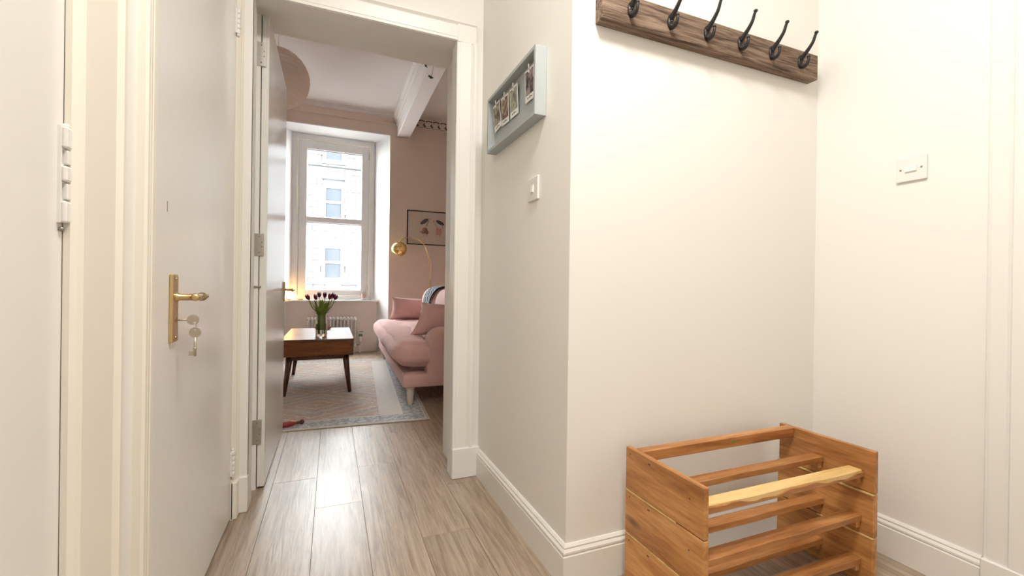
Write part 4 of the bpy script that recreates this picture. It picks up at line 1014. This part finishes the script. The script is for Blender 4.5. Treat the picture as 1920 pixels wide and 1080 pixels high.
# --- trailing ivy on the beam
iv = thing('trailing_ivy', 'thin trailing ivy hanging from a pot on the ceiling beam', 'plant', (.68, 3.2, 3.0))
obj('pot', lathe([(0, 0), (.055, 0), (.075, .11), (.078, .13), (.068, .13), (.062, .11), (0, .10)], 20, (.70, 3.2, 2.78)), 'terracotta', iv, True, sharp=.6)
obj('hanger', tube([(.70, 3.2, 2.90), (.70, 3.2, CEIL-.001)], .002, 6), 'string', iv)
def vine(pts): return tube(spline(pts, 5), .0016, 6)
def ivy_leaf(c, s, ang):
    pts = [(0, 0), (.35, .25), (.9, .35), (.6, .75), (0, 1.25), (-.6, .75), (-.9, .35), (-.35, .25)]
    b = prism([(p[0]*s, p[1]*s) for p in pts], 'Z', -.0005, .0005)
    bmesh.ops.transform(b, matrix=Matrix.Translation(c) @ Matrix.Rotation(ang, 4, 'Y') @ Matrix.Rotation(-PI/2-.35, 4, 'X'), verts=b.verts); return b
obj('vine', vine([(.66, 3.2, 2.89), (.625, 3.19, 2.86), (.655, 3.17, 2.72), (.672, 3.19, 2.60), (.662, 3.2, 2.52), (.652, 3.2, 2.475)]), 'stem_green', iv, True)
obj('vine', vine([(.64, 3.22, 2.88), (.612, 3.2, 2.80), (.62, 3.2, 2.65), (.620, 3.2, 2.545)]), 'stem_green', iv, True)
for c_, s_, a_ in (((.652, 3.198, 2.487), .024, .2), ((.634, 3.20, 2.488), .012, -.8), ((.620, 3.198, 2.556), .018, .9), ((.610, 3.20, 2.62), .016, -.5), ((.674, 3.19, 2.62), .016, .4), ((.655, 3.17, 2.72), .02, -.3), ((.63, 3.19, 2.80), .02, .5)):
    obj('leaf', ivy_leaf(c_, s_, a_), 'ivy_green', iv)

# ================================================================== OUTSIDE: stone tenement across the street
FYB = 25.0; FX_0, FX_1, FZ_0, FZ_1 = -5.2, 5.2, -6.0, 8.9
bd = thing('tenement', 'pale stone tenement front across the street beyond the window', 'building', (0, FYB, FZ_0))
obj('core_wall', box(FX_0, FX_1, FYB+.06, FYB+.6, FZ_0, FZ_1), 'mortar', bd)
wins = []
for fz in (-1.95, 1.22, 4.38, 7.42):
    for fx in (-3.25, .035, 3.32): wins.append((fx-.54, fx+.54, fz, fz+1.86))
def blocked(x0, x1, z0, z1):
    return any(x1 > a-.02 and x0 < b_+.02 and z1 > c_-.02 and z0 < d_+.02 for a, b_, c_, d_ in wins)
rs = random.Random(21); bm_block = {}
CH = .305
def block_mesh(w_):
    key = round(w_, 1)
    if key not in bm_block:
        b = box(-.5, .5, -.06, .06, -.5, .5); me = bpy.data.meshes.new('stone_block'); b.to_mesh(me); b.free(); me.materials.append(MAT['stone']); bm_block[key] = me
    return bm_block[key]
rest = bmesh.new(); cnt = 0
z = FZ_0
while z < FZ_1-.05:
    x = FX_0 + rs.uniform(-.4, 0)
    while x < FX_1:
        w_ = rs.choice((.55, .7, .85, 1.05)); a, c_ = max(x, FX_0), min(x+w_, FX_1)
        for wx0, wx1, wz0, wz1 in wins:                      # stop blocks at window openings
            if z+CH > wz0 and z < wz1:
                if a < wx0 < c_: c_ = wx0-.005
                elif wx0 <= a < wx1: a = max(a, wx1+.005)
        if c_-a > .12:
            pr_ = rs.uniform(0, .025); near = -1.9 < (a+c_)/2 < 2.1 and -.6 < z < 8.6
            if near and cnt < 295:
                o = bpy.data.objects.new('stone_block', block_mesh(.5)); COL.objects.link(o); o.parent = bd; o.matrix_parent_inverse = Matrix.Translation(bd.location).inverted()
                o.location = ((a+c_)/2, FYB+.03-pr_, z+CH/2); o.scale = (c_-a-.018, 1, CH-.018); cnt += 1
            else: bm_box(rest, a+.009, c_-.009, FYB-.03-pr_, FYB+.09, z+.009, z+CH-.009)
        x += w_
    z += CH
o = obj('stone_blocks_far', rest, 'stone', bd); o['kind'] = 'stuff'
for x0, x1, z0, z1 in wins:
    wn_ = obj('window', box(x0+.07, x1-.07, FYB+.052, FYB+.058, z0+.05, z1-.05), 'far_glass', bd)
    b = box(x0, x0+.16, FYB+.0, FYB+.06, z0, z1); bm_box(b, x1-.16, x1, FYB, FYB+.06, z0, z1); bm_box(b, x0+.16, x1-.16, FYB, FYB+.06, z1-.2, z1); bm_box(b, x0+.16, x1-.16, FYB, FYB+.06, z0, z0+.12); bm_box(b, x0+.16, x1-.16, FYB, FYB+.06, (z0+z1)/2-.06, (z0+z1)/2+.06)
    obj('sash_frame', b, 'far_window_white', wn_)
    obj('lintel', box(x0-.08, x1+.08, FYB-.09, FYB+.06, z1, z1+.14), 'stone_dressed', bd)
    obj('stone_sill', box(x0-.08, x1+.08, FYB-.12, FYB+.06, z0-.13, z0), 'stone_dressed', bd)
for zz, hh in ((7.14, .10), (.98, .12), (.62, .16)): obj('string_course', box(FX_0, FX_1, FYB-.16, FYB+.02, zz, zz+hh), 'ledge_stone', bd)
struct('ground_street', box(-30, 30, 7.2, 25.0, -6.2, -6.0), 'street', 'grey street between the flat and the tenement', 'street')
